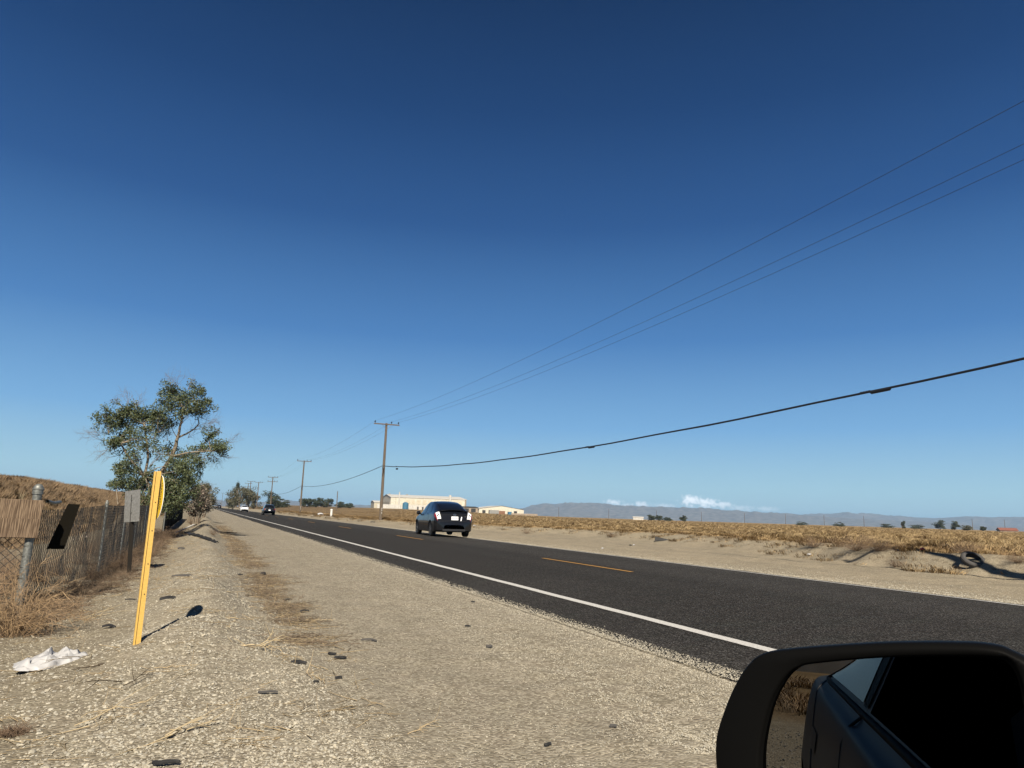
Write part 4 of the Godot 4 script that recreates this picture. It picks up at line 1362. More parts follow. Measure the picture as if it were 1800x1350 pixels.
func make_cars() -> void:
	# black hatchback with a high tail
	var c := CarShape.new()
	c.length = 4.48
	c.z_rear = 2.24
	c.wheels = [0.84, 3.54]
	c.wheel_r = 0.315
	c.arch_r = 0.365
	c.sill = 0.2
	c.ymid = 0.66
	c.keys = {"top": [[0.0, 0.52], [0.012, 0.61], [0.04, 0.72], [0.10, 0.96], [0.16, 1.10], [0.24, 1.155], [0.6, 1.31], [1.1, 1.46], [1.7, 1.54], [2.2, 1.54], [2.7, 1.46], [3.2, 1.2], [3.6, 1.02], [3.9, 0.93], [4.25, 0.76], [4.42, 0.62], [4.48, 0.5]],
		"belt": [[0.0, 0.48], [0.012, 0.57], [0.04, 0.69], [0.10, 0.9], [0.2, 1.0], [0.6, 1.03], [1.4, 1.0], [3.0, 0.93], [3.7, 0.88], [4.2, 0.72], [4.48, 0.46]],
		"wbelt": [[0.0, 0.42], [0.02, 0.6], [0.06, 0.7], [0.2, 0.76], [0.8, 0.79], [2.4, 0.8], [3.6, 0.76], [4.2, 0.62], [4.48, 0.42]],
		"wmid": [[0.0, 0.46], [0.02, 0.64], [0.06, 0.76], [0.2, 0.85], [0.6, 0.872], [2.4, 0.872], [3.7, 0.865], [4.2, 0.75], [4.48, 0.48]],
		"wroof": [[0.0, 0.38], [0.02, 0.54], [0.16, 0.62], [0.6, 0.57], [1.4, 0.57], [2.4, 0.57], [3.2, 0.6], [3.8, 0.68], [4.48, 0.38]]}
	var pos := Vector3(11.78, 0, -37.0)
	pos.y = road_y(11.62) + 0.004
	var t := thing("black_hatchback", "black hatchback driving away in the far lane", "car", pos, deg_to_rad(-3.5))
	t.scale = Vector3.ONE * 1.17
	var bm := MB.new()
	c.body(bm)
	part("body", bm, M.black_car_paint, t)
	for s in [-1.0, 1.0]:
		var w1 := MB.new()
		c.patch(w1, Vector2(1.35, 3.35), Vector2(2.05, 3.25), Vector2(2.05, 4.85), Vector2(1.05, 4.8), s)
		part("rear_door_window", w1, M.tinted_glass, t)
		var w2 := MB.new()
		c.patch(w2, Vector2(2.13, 3.25), Vector2(2.75, 3.3), Vector2(3.35, 4.8), Vector2(2.13, 4.85), s)
		part("front_door_window", w2, M.tinted_glass, t)
		var sm := MB.new()
		c.seam(sm, [Vector2(2.09, 3.3), Vector2(2.09, 9.2)], s, 0.004)
		c.seam(sm, [Vector2(1.2, 5.0), Vector2(1.25, 7.5)], s, 0.004)
		c.seam(sm, [Vector2(3.3, 5.2), Vector2(3.2, 9.2)], s, 0.004)
		part("door_seam", sm, M.trim_black, t)
		for q in [1.45, 2.35]:
			var hb := MB.new()
			var hp := c.at(q, 5.9, s)
			hb.tube([hp + Vector3(s * 0.005, 0, 0.09), hp + Vector3(s * 0.03, 0.005, 0.05), hp + Vector3(s * 0.03, 0.005, -0.05), hp + Vector3(s * 0.005, 0, -0.09)], [0.012, 0.016, 0.016, 0.012], 6)
			part("door_handle", hb, M.black_car_paint, t)
		var mp := c.at(3.05, 5.0, s) + Vector3(s * 0.11, 0.07, 0)
		var mb := MB.new()
		mb.tube([mp + Vector3(s * -0.11, -0.06, 0.0), mp + Vector3(s * -0.03, -0.02, 0)], [0.03, 0.03], 6)
		for k in 6:
			pass
		mb.lathe([[0.01, -0.075], [0.07, -0.06], [0.09, 0.0], [0.085, 0.05], [0.06, 0.09], [0.01, 0.1]], 12, Basis(Vector3.BACK, PI / 2 * -s), mp)
		part("door_mirror", mb, M.black_car_paint, t)
		# upright clear tail lamp with a red foot, wrapping the corner
		var lb := MB.new()
		c.patch(lb, Vector2(0.055, 3.0), Vector2(0.175, 3.2), Vector2(0.30, 5.3), Vector2(0.06, 6.2), s, 0.014, 8, 10)
		var lamp := part("tail_lamp", lb, M.clear_lens, t)
		var rl := MB.new()
		c.patch(rl, Vector2(0.05, 5.85), Vector2(0.24, 5.4), Vector2(0.28, 6.3), Vector2(0.05, 6.35), s, 0.018, 6, 6)
		part("red_lens", rl, M.red_lens, lamp)
		for q in [[0.115, 4.1, 0.03], [0.1, 5.0, 0.028]]:
			var ib := MB.new()
			var ip := c.at(q[0], q[1], s)
			ib.lathe([[0.001, 0.028], [q[2], 0.026], [q[2], 0.0]], 12, Basis(Vector3.RIGHT, PI / 2), ip)
			part("lamp_reflector", ib, M.rim_metal, lamp)
		wheel(t, s * 0.845, c.z_rear - c.wheels[0], c.wheel_r, 0.2)
		wheel(t, s * 0.845, c.z_rear - c.wheels[1], c.wheel_r, 0.2)
	var rg := MB.new()
	c.patch(rg, Vector2(0.27, -2.8), Vector2(1.15, -2.7), Vector2(1.15, 2.7), Vector2(0.27, 2.8), 0, 0.006, 12, 16)
	part("rear_window", rg, M.tinted_glass, t)
	var lg := MB.new()
	c.patch(lg, Vector2(0.115, -2.6), Vector2(0.165, -2.6), Vector2(0.165, 2.6), Vector2(0.115, 2.6), 0, 0.006, 5, 16)
	part("lower_rear_window", lg, M.tinted_glass, t)
	var wsd := MB.new()
	c.patch(wsd, Vector2(2.75, -2.9), Vector2(3.5, -2.9), Vector2(3.5, 2.9), Vector2(2.75, 2.9), 0, 0.006, 10, 16)
	part("windscreen", wsd, M.tinted_glass, t)
	var sp := MB.new()
	var sg := []
	for k in 17:
		var x := -0.62 + 1.24 * k / 16.0
		var dz := 0.05 * (1.0 - pow(x / 0.62, 2.0))
		var y := 1.155 - 0.06 * pow(absf(x) / 0.62, 2.0)
		sg.append([Vector3(x, y + 0.012, 2.24 - 0.30), Vector3(x, y + 0.02, 2.24 - 0.13 + dz), Vector3(x, y - 0.02, 2.24 - 0.115 + dz), Vector3(x, y - 0.025, 2.24 - 0.24)])
	sp.grid(sg, true)
	part("spoiler", sp, M.black_car_paint, t)
	var pl := MB.new()
	pl.box(Vector3(0.02, 0.80, 2.24 + 0.004), Vector3(0.305, 0.155, 0.012), Basis(Vector3.RIGHT, deg_to_rad(-8)), 0.004)
	var plate_ := part("number_plate", pl, M.plate_white, t)
	var ink := MB.new()
	for k in 7: ink.box(Vector3(-0.098 + k * 0.039 + 0.0, 0.795, 2.2525), Vector3(0.022, 0.062, 0.002), Basis(Vector3.RIGHT, deg_to_rad(-8)))
	part("plate_characters", ink, M.plate_ink, plate_)
	var em := MB.new()
	for q in [[0.065, 0.045], [0.028, 0.042], [0.05, 0.018]]:
		var ring := []
		for k in 25: ring.append(Vector3(0.02 + cos(TAU * k / 24.0) * q[0], 0.945 + sin(TAU * k / 24.0) * q[1], 2.195))
		em.tube(ring, [0.007], 6, false)
	part("emblem", em, M.chrome, t)
	var bdg := MB.new()
	for k in 3: bdg.box(Vector3(0.47 + k * 0.028, 0.88, 2.21), Vector3(0.018, 0.022, 0.012), Basis.IDENTITY, 0.003)
	part("badge", bdg, M.chrome, t)
	var st := MB.new()
	st.plate([Vector2(-0.03, -0.1), Vector2(0.012, -0.09), Vector2(0.045, 0.06), Vector2(0.02, 0.1), Vector2(-0.01, 0.03)], 0.006, Basis(Vector3.RIGHT, deg_to_rad(-10)), Vector3(0.30, 0.79, 2.25))
	part("sticker", st, M.plate_white, t)
	var bl := MB.new()
	c.seam(bl, [Vector2(0.03, -5.5), Vector2(0.03, -0.01)], 0, 0.006)
	c.seam(bl, [Vector2(0.03, 0.01), Vector2(0.03, 5.5)], 0, 0.006)
	part("tailgate_seam", bl, M.trim_black, t)
	var df := MB.new()
	df.box(Vector3(0, 0.30, 2.215), Vector3(1.0, 0.12, 0.06), Basis.IDENTITY, 0.02)
	part("bumper_valance", df, M.trim_black, t)
	var ex := MB.new()
	ex.tube([Vector3(-0.45, 0.24, 1.6), Vector3(-0.45, 0.23, 2.2)], [0.03], 10)
	part("exhaust", ex, M.rim_metal, t)
	# dark crossover ahead
	far_car("black_crossover", "dark crossover ahead of the black hatchback, seen from behind", Vector3(9.4, 0, -120.5), M.black_car_paint, 4.6, 1.66, 0.93, true)
	far_car("white_sedan", "small white sedan farthest ahead in the far lane", Vector3(8.9, 0, -186), M.white_car_paint, 4.7, 1.46, 0.91, false)
	far_car("oncoming_pickup", "tiny dark pickup in the near lane at the road's far end", Vector3(6.9, 0, -400), M.black_car_paint, 5.4, 1.85, 0.98, true)
	far_car("oncoming_car", "tiny dark car behind the pickup at the road's far end", Vector3(6.9, 0, -460), M.black_car_paint, 4.6, 1.6, 0.92, true)

func far_car(called: String, label: String, at: Vector3, paint: Material, len_: float, h: float, wd: float, tall: bool) -> void:
	var c := CarShape.new()
	c.length = len_
	c.z_rear = len_ * 0.5
	c.wheels = [0.95, len_ - 0.92]
	c.wheel_r = 0.34
	c.arch_r = 0.39
	c.sill = 0.26 if tall else 0.2
	c.ymid = 0.68
	var k := h / 1.5
	if tall:
		c.keys = {"top": [[0, 0.62], [0.04, 0.85], [0.12, 1.02 * k], [0.3, 1.22 * k], [0.7, 1.45 * k], [1.4, 1.5 * k], [2.4, 1.48 * k], [2.9, 1.35 * k], [3.5, 1.05 * k], [4.2, 0.92 * k], [len_, 0.6]]}
	else:
		c.keys = {"top": [[0, 0.62], [0.04, 0.86], [0.12, 1.02], [0.5, 1.08], [0.9, 1.2], [1.5, 1.4], [2.1, 1.46], [2.7, 1.42], [3.3, 1.15], [3.7, 0.98], [4.3, 0.85], [len_, 0.55]]}
	c.keys.merge({"belt": [[0, 0.6], [0.04, 0.8], [0.12, 0.95], [0.5, 1.0], [2.4, 0.97], [3.6, 0.92], [4.2, 0.8], [len_, 0.5]], "wbelt": [[0, wd * 0.78], [0.3, wd * 0.88], [2.4, wd * 0.91], [3.8, wd * 0.86], [len_, wd * 0.55]], "wmid": [[0, wd * 0.86], [0.1, wd * 0.94], [0.5, wd], [3.8, wd], [len_, wd * 0.6]], "wroof": [[0, wd * 0.72], [0.5, wd * 0.68], [2.4, wd * 0.66], [3.5, wd * 0.76], [len_, wd * 0.5]]})
	at.y = road_y(at.x) + 0.004
	var t := thing(called, label, "car", at)
	var bm := MB.new()
	c.body(bm, 0.09, 0.5)
	part("body", bm, paint, t)
	var rg := MB.new()
	if tall: c.patch(rg, Vector2(0.15, -2.6), Vector2(0.6, -2.4), Vector2(0.6, 2.4), Vector2(0.15, 2.6), 0, 0.01, 5, 8)
	else: c.patch(rg, Vector2(0.62, -2.8), Vector2(1.5, -2.6), Vector2(1.5, 2.6), Vector2(0.62, 2.8), 0, 0.01, 5, 8)
	part("rear_window", rg, M.tinted_glass, t)
	for s in [-1.0, 1.0]:
		var w := MB.new()
		c.patch(w, Vector2(1.0, 3.4), Vector2(2.7, 3.3), Vector2(3.3, 4.8), Vector2(0.9, 4.8), s, 0.008, 8, 4)
		part("side_window", w, M.tinted_glass, t)
		var lb := MB.new()
		c.patch(lb, Vector2(0.04, 4.0), Vector2(0.1, 3.6), Vector2(0.25, 5.4), Vector2(0.05, 5.8), s, 0.015, 4, 4)
		part("tail_lamp", lb, M.red_lens, t)
		var mb := MB.new()
		mb.box(c.at(3.2, 5.0, s) + Vector3(s * 0.12, 0.06, 0), Vector3(0.2, 0.14, 0.1), Basis.IDENTITY, 0.03)
		part("door_mirror", mb, paint, t)
		wheel(t, s * (wd - 0.03), c.z_rear - c.wheels[0], c.wheel_r, 0.22, 5)
		wheel(t, s * (wd - 0.03), c.z_rear - c.wheels[1], c.wheel_r, 0.22, 5)
	var pl := MB.new()
	pl.box(Vector3(0, 0.78, c.z_rear + 0.005), Vector3(0.31, 0.16, 0.02))
	part("number_plate", pl, M.plate_white, t)
	if tall:
		var em := MB.new()
		em.lathe([[0.001, 0.02], [0.07, 0.015], [0.07, 0.0]], 14, Basis(Vector3.RIGHT, PI / 2), Vector3(0, 1.03, c.z_rear - 0.09))
		part("emblem", em, M.chrome, t)

# the car the picture is taken from: its left flank shows in the door mirror
func make_own_car() -> void:
	var c := CarShape.new()
	c.length = 4.65
	c.z_rear = 2.72
	c.wheels = [0.88, 3.72]
	c.wheel_r = 0.335
	c.arch_r = 0.385
	c.ymid = 0.68
	c.keys = {"top": [[0.0, 0.70], [0.05, 0.92], [0.15, 1.06], [0.5, 1.13], [1.0, 1.28], [1.6, 1.43], [2.3, 1.53], [2.9, 1.5], [3.4, 1.29], [3.85, 1.05], [4.2, 0.9], [4.55, 0.72], [4.65, 0.55]],
		"belt": [[0.0, 0.68], [0.05, 0.88], [0.15, 1.0], [0.6, 1.03], [1.5, 1.02], [3.0, 0.99], [3.6, 0.96], [4.2, 0.84], [4.65, 0.5]],
		"wbelt": [[0.0, 0.6], [0.1, 0.7], [0.4, 0.79], [1.2, 0.855], [3.0, 0.86], [4.0, 0.8], [4.5, 0.62], [4.65, 0.48]],
		"wmid": [[0.0, 0.68], [0.1, 0.8], [0.4, 0.895], [0.9, 0.93], [3.2, 0.925], [4.1, 0.915], [4.5, 0.72], [4.65, 0.52]],
		"wroof": [[0.0, 0.55], [0.5, 0.58], [1.2, 0.6], [2.3, 0.64], [3.0, 0.62], [3.8, 0.68], [4.65, 0.42]]}
	var yaw := deg_to_rad(-70.0)
	var off := Basis(Vector3.UP, yaw) * Vector3(-0.78, 0, 0)
	var t := thing("parked_car", "dark grey car whose black door mirror fills the lower right corner", "car", -off, yaw)
	var bm := MB.new()
	c.body(bm, 0.035, 0.1, [2.09, 2.87, 3.45, 3.3, 4.85])      # the driver's window is down: a real opening
	part("body", bm, M.grey_car_paint, t)
	for s in [-1.0, 1.0]:
		var w1 := MB.new()
		c.patch(w1, Vector2(1.2, 3.35), Vector2(1.88, 3.3), Vector2(1.98, 4.85), Vector2(1.0, 4.8), s, 0.005, 12, 8)
		part("rear_door_window", w1, M.tinted_glass, t)
		var w2 := MB.new()
		c.patch(w2, Vector2(2.10, 3.3), Vector2(2.85, 3.3), Vector2(3.42, 4.8), Vector2(2.08, 4.85), s, 0.005, 12, 8)
		if s > 0: part("front_door_window", w2, M.tinted_glass, t)
		var pb := MB.new()
		c.patch(pb, Vector2(1.9, 3.35), Vector2(2.08, 3.35), Vector2(2.06, 4.88), Vector2(2.0, 4.88), s, 0.004, 4, 8)
		part("door_pillar_trim", pb, M.gloss_black, t)
		var tr := MB.new()
		c.seam(tr, [Vector2(0.9, 4.95), Vector2(2.0, 4.98), Vector2(3.4, 4.95)], s, 0.008)
		c.seam(tr, [Vector2(0.9, 4.95), Vector2(1.25, 3.2), Vector2(2.85, 3.2)], s, 0.008)
		part("window_trim", tr, M.gloss_black, t)
		var sm := MB.new()
		c.seam(sm, [Vector2(2.03, 5.0), Vector2(2.03, 9.2)], s, 0.0035)
		c.seam(sm, [Vector2(0.95, 5.0), Vector2(1.2, 6.0), Vector2(1.3, 7.4), Vector2(1.5, 9.2)], s, 0.0035)
		c.seam(sm, [Vector2(3.3, 5.2), Vector2(3.28, 9.2)], s, 0.0035)
		c.seam(sm, [Vector2(0.5, 4.2), Vector2(0.35, 5.2), Vector2(0.05, 6.0)], s, 0.0035)
		part("door_seam", sm, M.trim_black, t)
		for q in [[1.2, 1.42], [2.1, 2.32]]:
			var hb := MB.new()
			c.patch(hb, Vector2(q[0], 6.3), Vector2(q[1], 6.3), Vector2(q[1] - 0.03, 6.5), Vector2(q[0] + 0.03, 6.5), s, 0.003, 8, 3)
			part("door_handle", hb, M.trim_black, t)
		var lb := MB.new()
		c.patch(lb, Vector2(0.05, 4.2), Vector2(0.3, 4.9), Vector2(0.4, 5.7), Vector2(0.05, 5.9), s, 0.003, 6, 5)
		part("tail_lamp", lb, M.red_lens, t)
		wheel(t, s * 0.9, c.z_rear - c.wheels[0], c.wheel_r, 0.22)
		wheel(t, s * 0.9, c.z_rear - c.wheels[1], c.wheel_r, 0.22)
	var rg := MB.new()
	c.patch(rg, Vector2(0.5, -2.8), Vector2(1.5, -2.7), Vector2(1.5, 2.7), Vector2(0.5, 2.8), 0, 0.006, 10, 14)
	part("rear_window", rg, M.tinted_glass, t)
	var wsn := MB.new()
	c.patch(wsn, Vector2(3.0, -2.9), Vector2(3.7, -2.9), Vector2(3.7, 2.9), Vector2(3.0, 2.9), 0, 0.006, 10, 14)
	part("windscreen", wsn, M.tinted_glass, t)
	for x in [-0.37, 0.37]:
		var seat := Node3D.new()
		seat.name = "front_seat"
		t.add_child(seat, true)
		var cu := MB.new()
		cu.box(Vector3(x, 0.48, 0.1), Vector3(0.5, 0.16, 0.52), Basis.IDENTITY, 0.05)
		part("seat_cushion", cu, M.seat_cloth, seat)
		var bk := MB.new()
		bk.box(Vector3(x, 0.82, 0.44), Vector3(0.48, 0.62, 0.14), Basis(Vector3.RIGHT, deg_to_rad(14)), 0.05)
		part("seat_back", bk, M.seat_cloth, seat)
		var hr := MB.new()
		hr.box(Vector3(x, 1.2, 0.54), Vector3(0.27, 0.17, 0.1), Basis(Vector3.RIGHT, deg_to_rad(10)), 0.04)
		part("headrest", hr, M.seat_cloth, seat)
	# door mirror: a housing round a recessed flat glass
	var nrm := Vector3(0.23933, 0.07017, 0.9684).normalized()
	var ex := Vector3.UP.cross(nrm).normalized()
	var ey := nrm.cross(ex)
	var o := Vector3(-0.9861, 1.1128, -0.5684)
	var root := Node3D.new()
	root.name = "door_mirror"
	t.add_child(root)
	var rim := [Vector2(-0.108, -0.080), Vector2(-0.1189, -0.0613), Vector2(-0.1212, -0.0332), Vector2(-0.1134, -0.0067), Vector2(-0.1042, 0.0137), Vector2(-0.0951, 0.0277), Vector2(-0.0840, 0.0368), Vector2(-0.0604, 0.0435), Vector2(-0.0008, 0.0546), Vector2(0.0456, 0.0604), Vector2(0.0672, 0.0614), Vector2(0.0781, 0.0587), Vector2(0.092, 0.050), Vector2(0.1, 0.03), Vector2(0.102, -0.02), Vector2(0.096, -0.07), Vector2(0.075, -0.086), Vector2(0.0, -0.092), Vector2(-0.08, -0.09)]
	var inn := [Vector2(-0.0830, -0.070), Vector2(-0.0866, -0.0571), Vector2(-0.0862, -0.0320), Vector2(-0.0800, -0.0041), Vector2(-0.0730, 0.0120), Vector2(-0.0650, 0.0238), Vector2(-0.0567, 0.0303), Vector2(-0.0453, 0.0345), Vector2(-0.0004, 0.0443), Vector2(0.0456, 0.0510), Vector2(0.0660, 0.0525), Vector2(0.0738, 0.0510), Vector2(0.0790, 0.0420), Vector2(0.0812, 0.0243), Vector2(0.083, -0.02), Vector2(0.079, -0.06), Vector2(0.066, -0.074), Vector2(0.0, -0.081), Vector2(-0.066, -0.079)]
	rim = rounded(rim)
	inn = rounded(inn)
	var ctr := Vector2(-0.005, -0.015)
	var g := []
	# from the glass edge out over the lip and round the back of the shell
	var rings := [[inn, 1.0, -0.004], [inn, 1.0, 0.010], [inn, 1.03, 0.014]]
	for q in rings: g.append(outline(q[0], q[1], q[2], ctr, o, ex, ey, nrm))
	for q in [[0.97, 0.015], [0.995, 0.008], [1.0, 0.0], [0.99, -0.02], [0.95, -0.05], [0.86, -0.08], [0.7, -0.1], [0.45, -0.112], [0.15, -0.117], [0.01, -0.118]]:
		g.append(outline(rim, q[0], q[1], ctr, o, ex, ey, nrm))
	var hb := MB.new()
	hb.grid(g, true)
	part("housing", hb, M.gloss_black, root)
	var gb := MB.new()
	var ring := outline(inn, 1.004, 0.0, ctr, o, ex, ey, nrm)
	var mid := o + ex * ctr.x + ey * ctr.y
	for k in ring.size() - 1: gb.trin(mid, ring[k + 1], ring[k], nrm, nrm, nrm)
	part("mirror_glass", gb, M.mirror_glass, root)
	var arm := MB.new()
	arm.tube([o + ex * 0.09 + ey * -0.07 - nrm * 0.05, o + ex * 0.15 + ey * -0.11 - nrm * 0.06, o + ex * 0.2 + ey * -0.12 - nrm * 0.07], [0.03, 0.028, 0.035], 10)
	part("mirror_arm", arm, M.gloss_black, root)

func rounded(p: Array) -> Array:
	var o := []
	var m := p.size()
	for i in m:
		for k in 4:
			o.append(p[i].cubic_interpolate(p[(i + 1) % m], p[posmod(i - 1, m)], p[(i + 2) % m], k / 4.0))
	return o

func outline(p: Array, scale_: float, lift: float, ctr: Vector2, o: Vector3, ex: Vector3, ey: Vector3, nrm: Vector3) -> Array:
	var r := []
	for i in p.size() + 1:
		var q: Vector2 = ctr + (p[i % p.size()] - ctr) * scale_
		r.append(o + ex * q.x + ey * q.y + nrm * lift)
	return r

# ------------------------------------------------------------------ loose ground cover
func pebble(sd: int) -> ArrayMesh:
	rng.seed = sd
	var mb := MB.new()
	var rows := []
	for i in 5:
		var row := []
		var a := PI * i / 4.0
		for k in 7:
			var b := TAU * (k % 6) / 6.0
			row.append(Vector3(sin(a) * cos(b), cos(a) * 0.62, sin(a) * sin(b)))
		rows.append(row)
	for i in range(1, 4):
		for k in 6:
			rows[i][k] *= rng.randf_range(0.75, 1.2)
		rows[i][6] = rows[i][0]
	for i in 4:
		for k in 6: mb.quad(rows[i][k], rows[i][k + 1], rows[i + 1][k + 1], rows[i + 1][k])
	return mb.mesh()

func scatter_pebbles(count: int, place: Callable, called: String, sd: int) -> void:
	var xf := [[], [], []]
	var cl := [[], [], []]
	rng.seed = sd
	for i in count:
		var q: Array = place.call()      # [x, z, size]
		if q.is_empty(): continue
		var k := rng.randi() % 3
		var y := gy(q[0], q[1])
		if q[0] > 4.0 and q[0] < 13.0: y = maxf(y, road_y(q[0]))
		var b := Basis(Vector3.UP, rng.randf() * TAU) * Basis(Vector3.RIGHT, rng.randf_range(-0.5, 0.5))
		b = b.scaled_local(Vector3(q[2] * rng.randf_range(0.7, 1.3), q[2] * rng.randf_range(0.55, 1.0), q[2]))
		xf[k].append(Transform3D(b, Vector3(q[0], y + q[2] * 0.15, q[1])))
		var tone := rng.randf_range(0.68, 1.1)
		var w := rng.randf()
		cl[k].append(Color(0.375 * tone, (0.335 + 0.02 * w) * tone, (0.255 + 0.045 * w) * tone))
	for k in 3: many(called, pebble(50 + k), M.vertex_tinted, xf[k], cl[k])

func make_gravel() -> void:
	scatter_pebbles(170000, func() -> Array:
		var d := 3.4 * pow(12.0, pow(rng.randf(), 1.25))
		var x := rng.randf_range(-0.15 * d - 0.4, minf(4.25, 0.95 * d))
		x = clampf(x, -2.6, 4.25)
		if x < -0.5 and rng.randf() < 0.55: return []
		if x > 1.15 and x < 2.3 + 0.3 * fbm.get_noise_2d(d * 3.0, 7.0) and rng.randf() < 0.7: return []
		var s := 0.0024 + 0.0036 * pow(rng.randf(), 2.5)
		if x < 0.9 and d < 16.0: s += 0.008 * pow(rng.randf(), 5.0)
		if x > 2.6: s += 0.0025 * rng.randf()
		return [x, -d, s], "gravel_stones", 61)
	# crumbs of gravel along both ragged asphalt edges
	scatter_pebbles(9000, func() -> Array:
		var d := 3.4 * pow(14.0, rng.randf())
		return [4.02 + rng.randfn() * 0.09, -d, 0.0035 + 0.005 * rng.randf()], "edge_stones", 62)
	scatter_pebbles(16000, func() -> Array:
		var d := 7.0 * pow(9.0, rng.randf())
		return [13.0 + absf(rng.randfn()) * 1.3, -d, 0.006 + 0.011 * pow(rng.randf(), 2.5)], "verge_stones", 63)
	# the few bigger stones of the mound's near end
	scatter_pebbles(500, func() -> Array:
		var d := rng.randf_range(4.0, 7.5)
		return [rng.randf_range(-0.17 * d, 0.2), -d, 0.007 + 0.011 * pow(rng.randf(), 2.0)], "mound_stones", 64)

func tuft(blades: int, h: float, spread_: float, cols: Array, sd: int, w := 0.006) -> ArrayMesh:
	rng.seed = sd
	var mb := MB.new()
	for i in blades:
		var a := rng.randf() * TAU
		var r := spread_ * sqrt(rng.randf())
		var p := Vector3(cos(a) * r * 0.5, -0.02, sin(a) * r * 0.5)
		var hh := h * rng.randf_range(0.5, 1.1)
		var out := Vector3(cos(a), 0, sin(a)) * rng.randf_range(0.1, 0.65) * hh
		var side := Vector3(-sin(a), 0, cos(a)).rotated(Vector3.UP, rng.randf() * 2.0) * w
		var mid := p + Vector3(0, hh * 0.6, 0) + out * 0.35
		var tip := p + Vector3(0, hh, 0) + out
		mb.col = cols[rng.randi() % cols.size()] * rng.randf_range(0.8, 1.15)
		var n := Vector3(cos(a) * 0.4, 0.8, sin(a) * 0.4 + 0.4).normalized()
		mb.quadn(p - side, p + side, mid + side * 0.8, mid - side * 0.8, n)
		mb.trin(mid - side * 0.8, mid + side * 0.8, tip, n, n, n)
	return mb.mesh()

func stick_bundle(n: int, len_: float, r: float, sd: int, flat := 0.12) -> ArrayMesh:
	rng.seed = sd
	var mb := MB.new()
	for i in n:
		var a := rng.randf() * TAU
		var d := Vector3(cos(a), rng.randf_range(-0.02, flat), sin(a))
		var p := Vector3(rng.randfn(), 0.01, rng.randfn()) * len_ * 0.3
		p.y = r
		mb.col = Color(1, 1, 1) * rng.randf_range(0.6, 1.25)
		twig(mb, p, d, len_ * rng.randf_range(0.4, 1.0), r, 1 if rng.randf() < 0.4 else 0, 0.3)
	return mb.mesh()

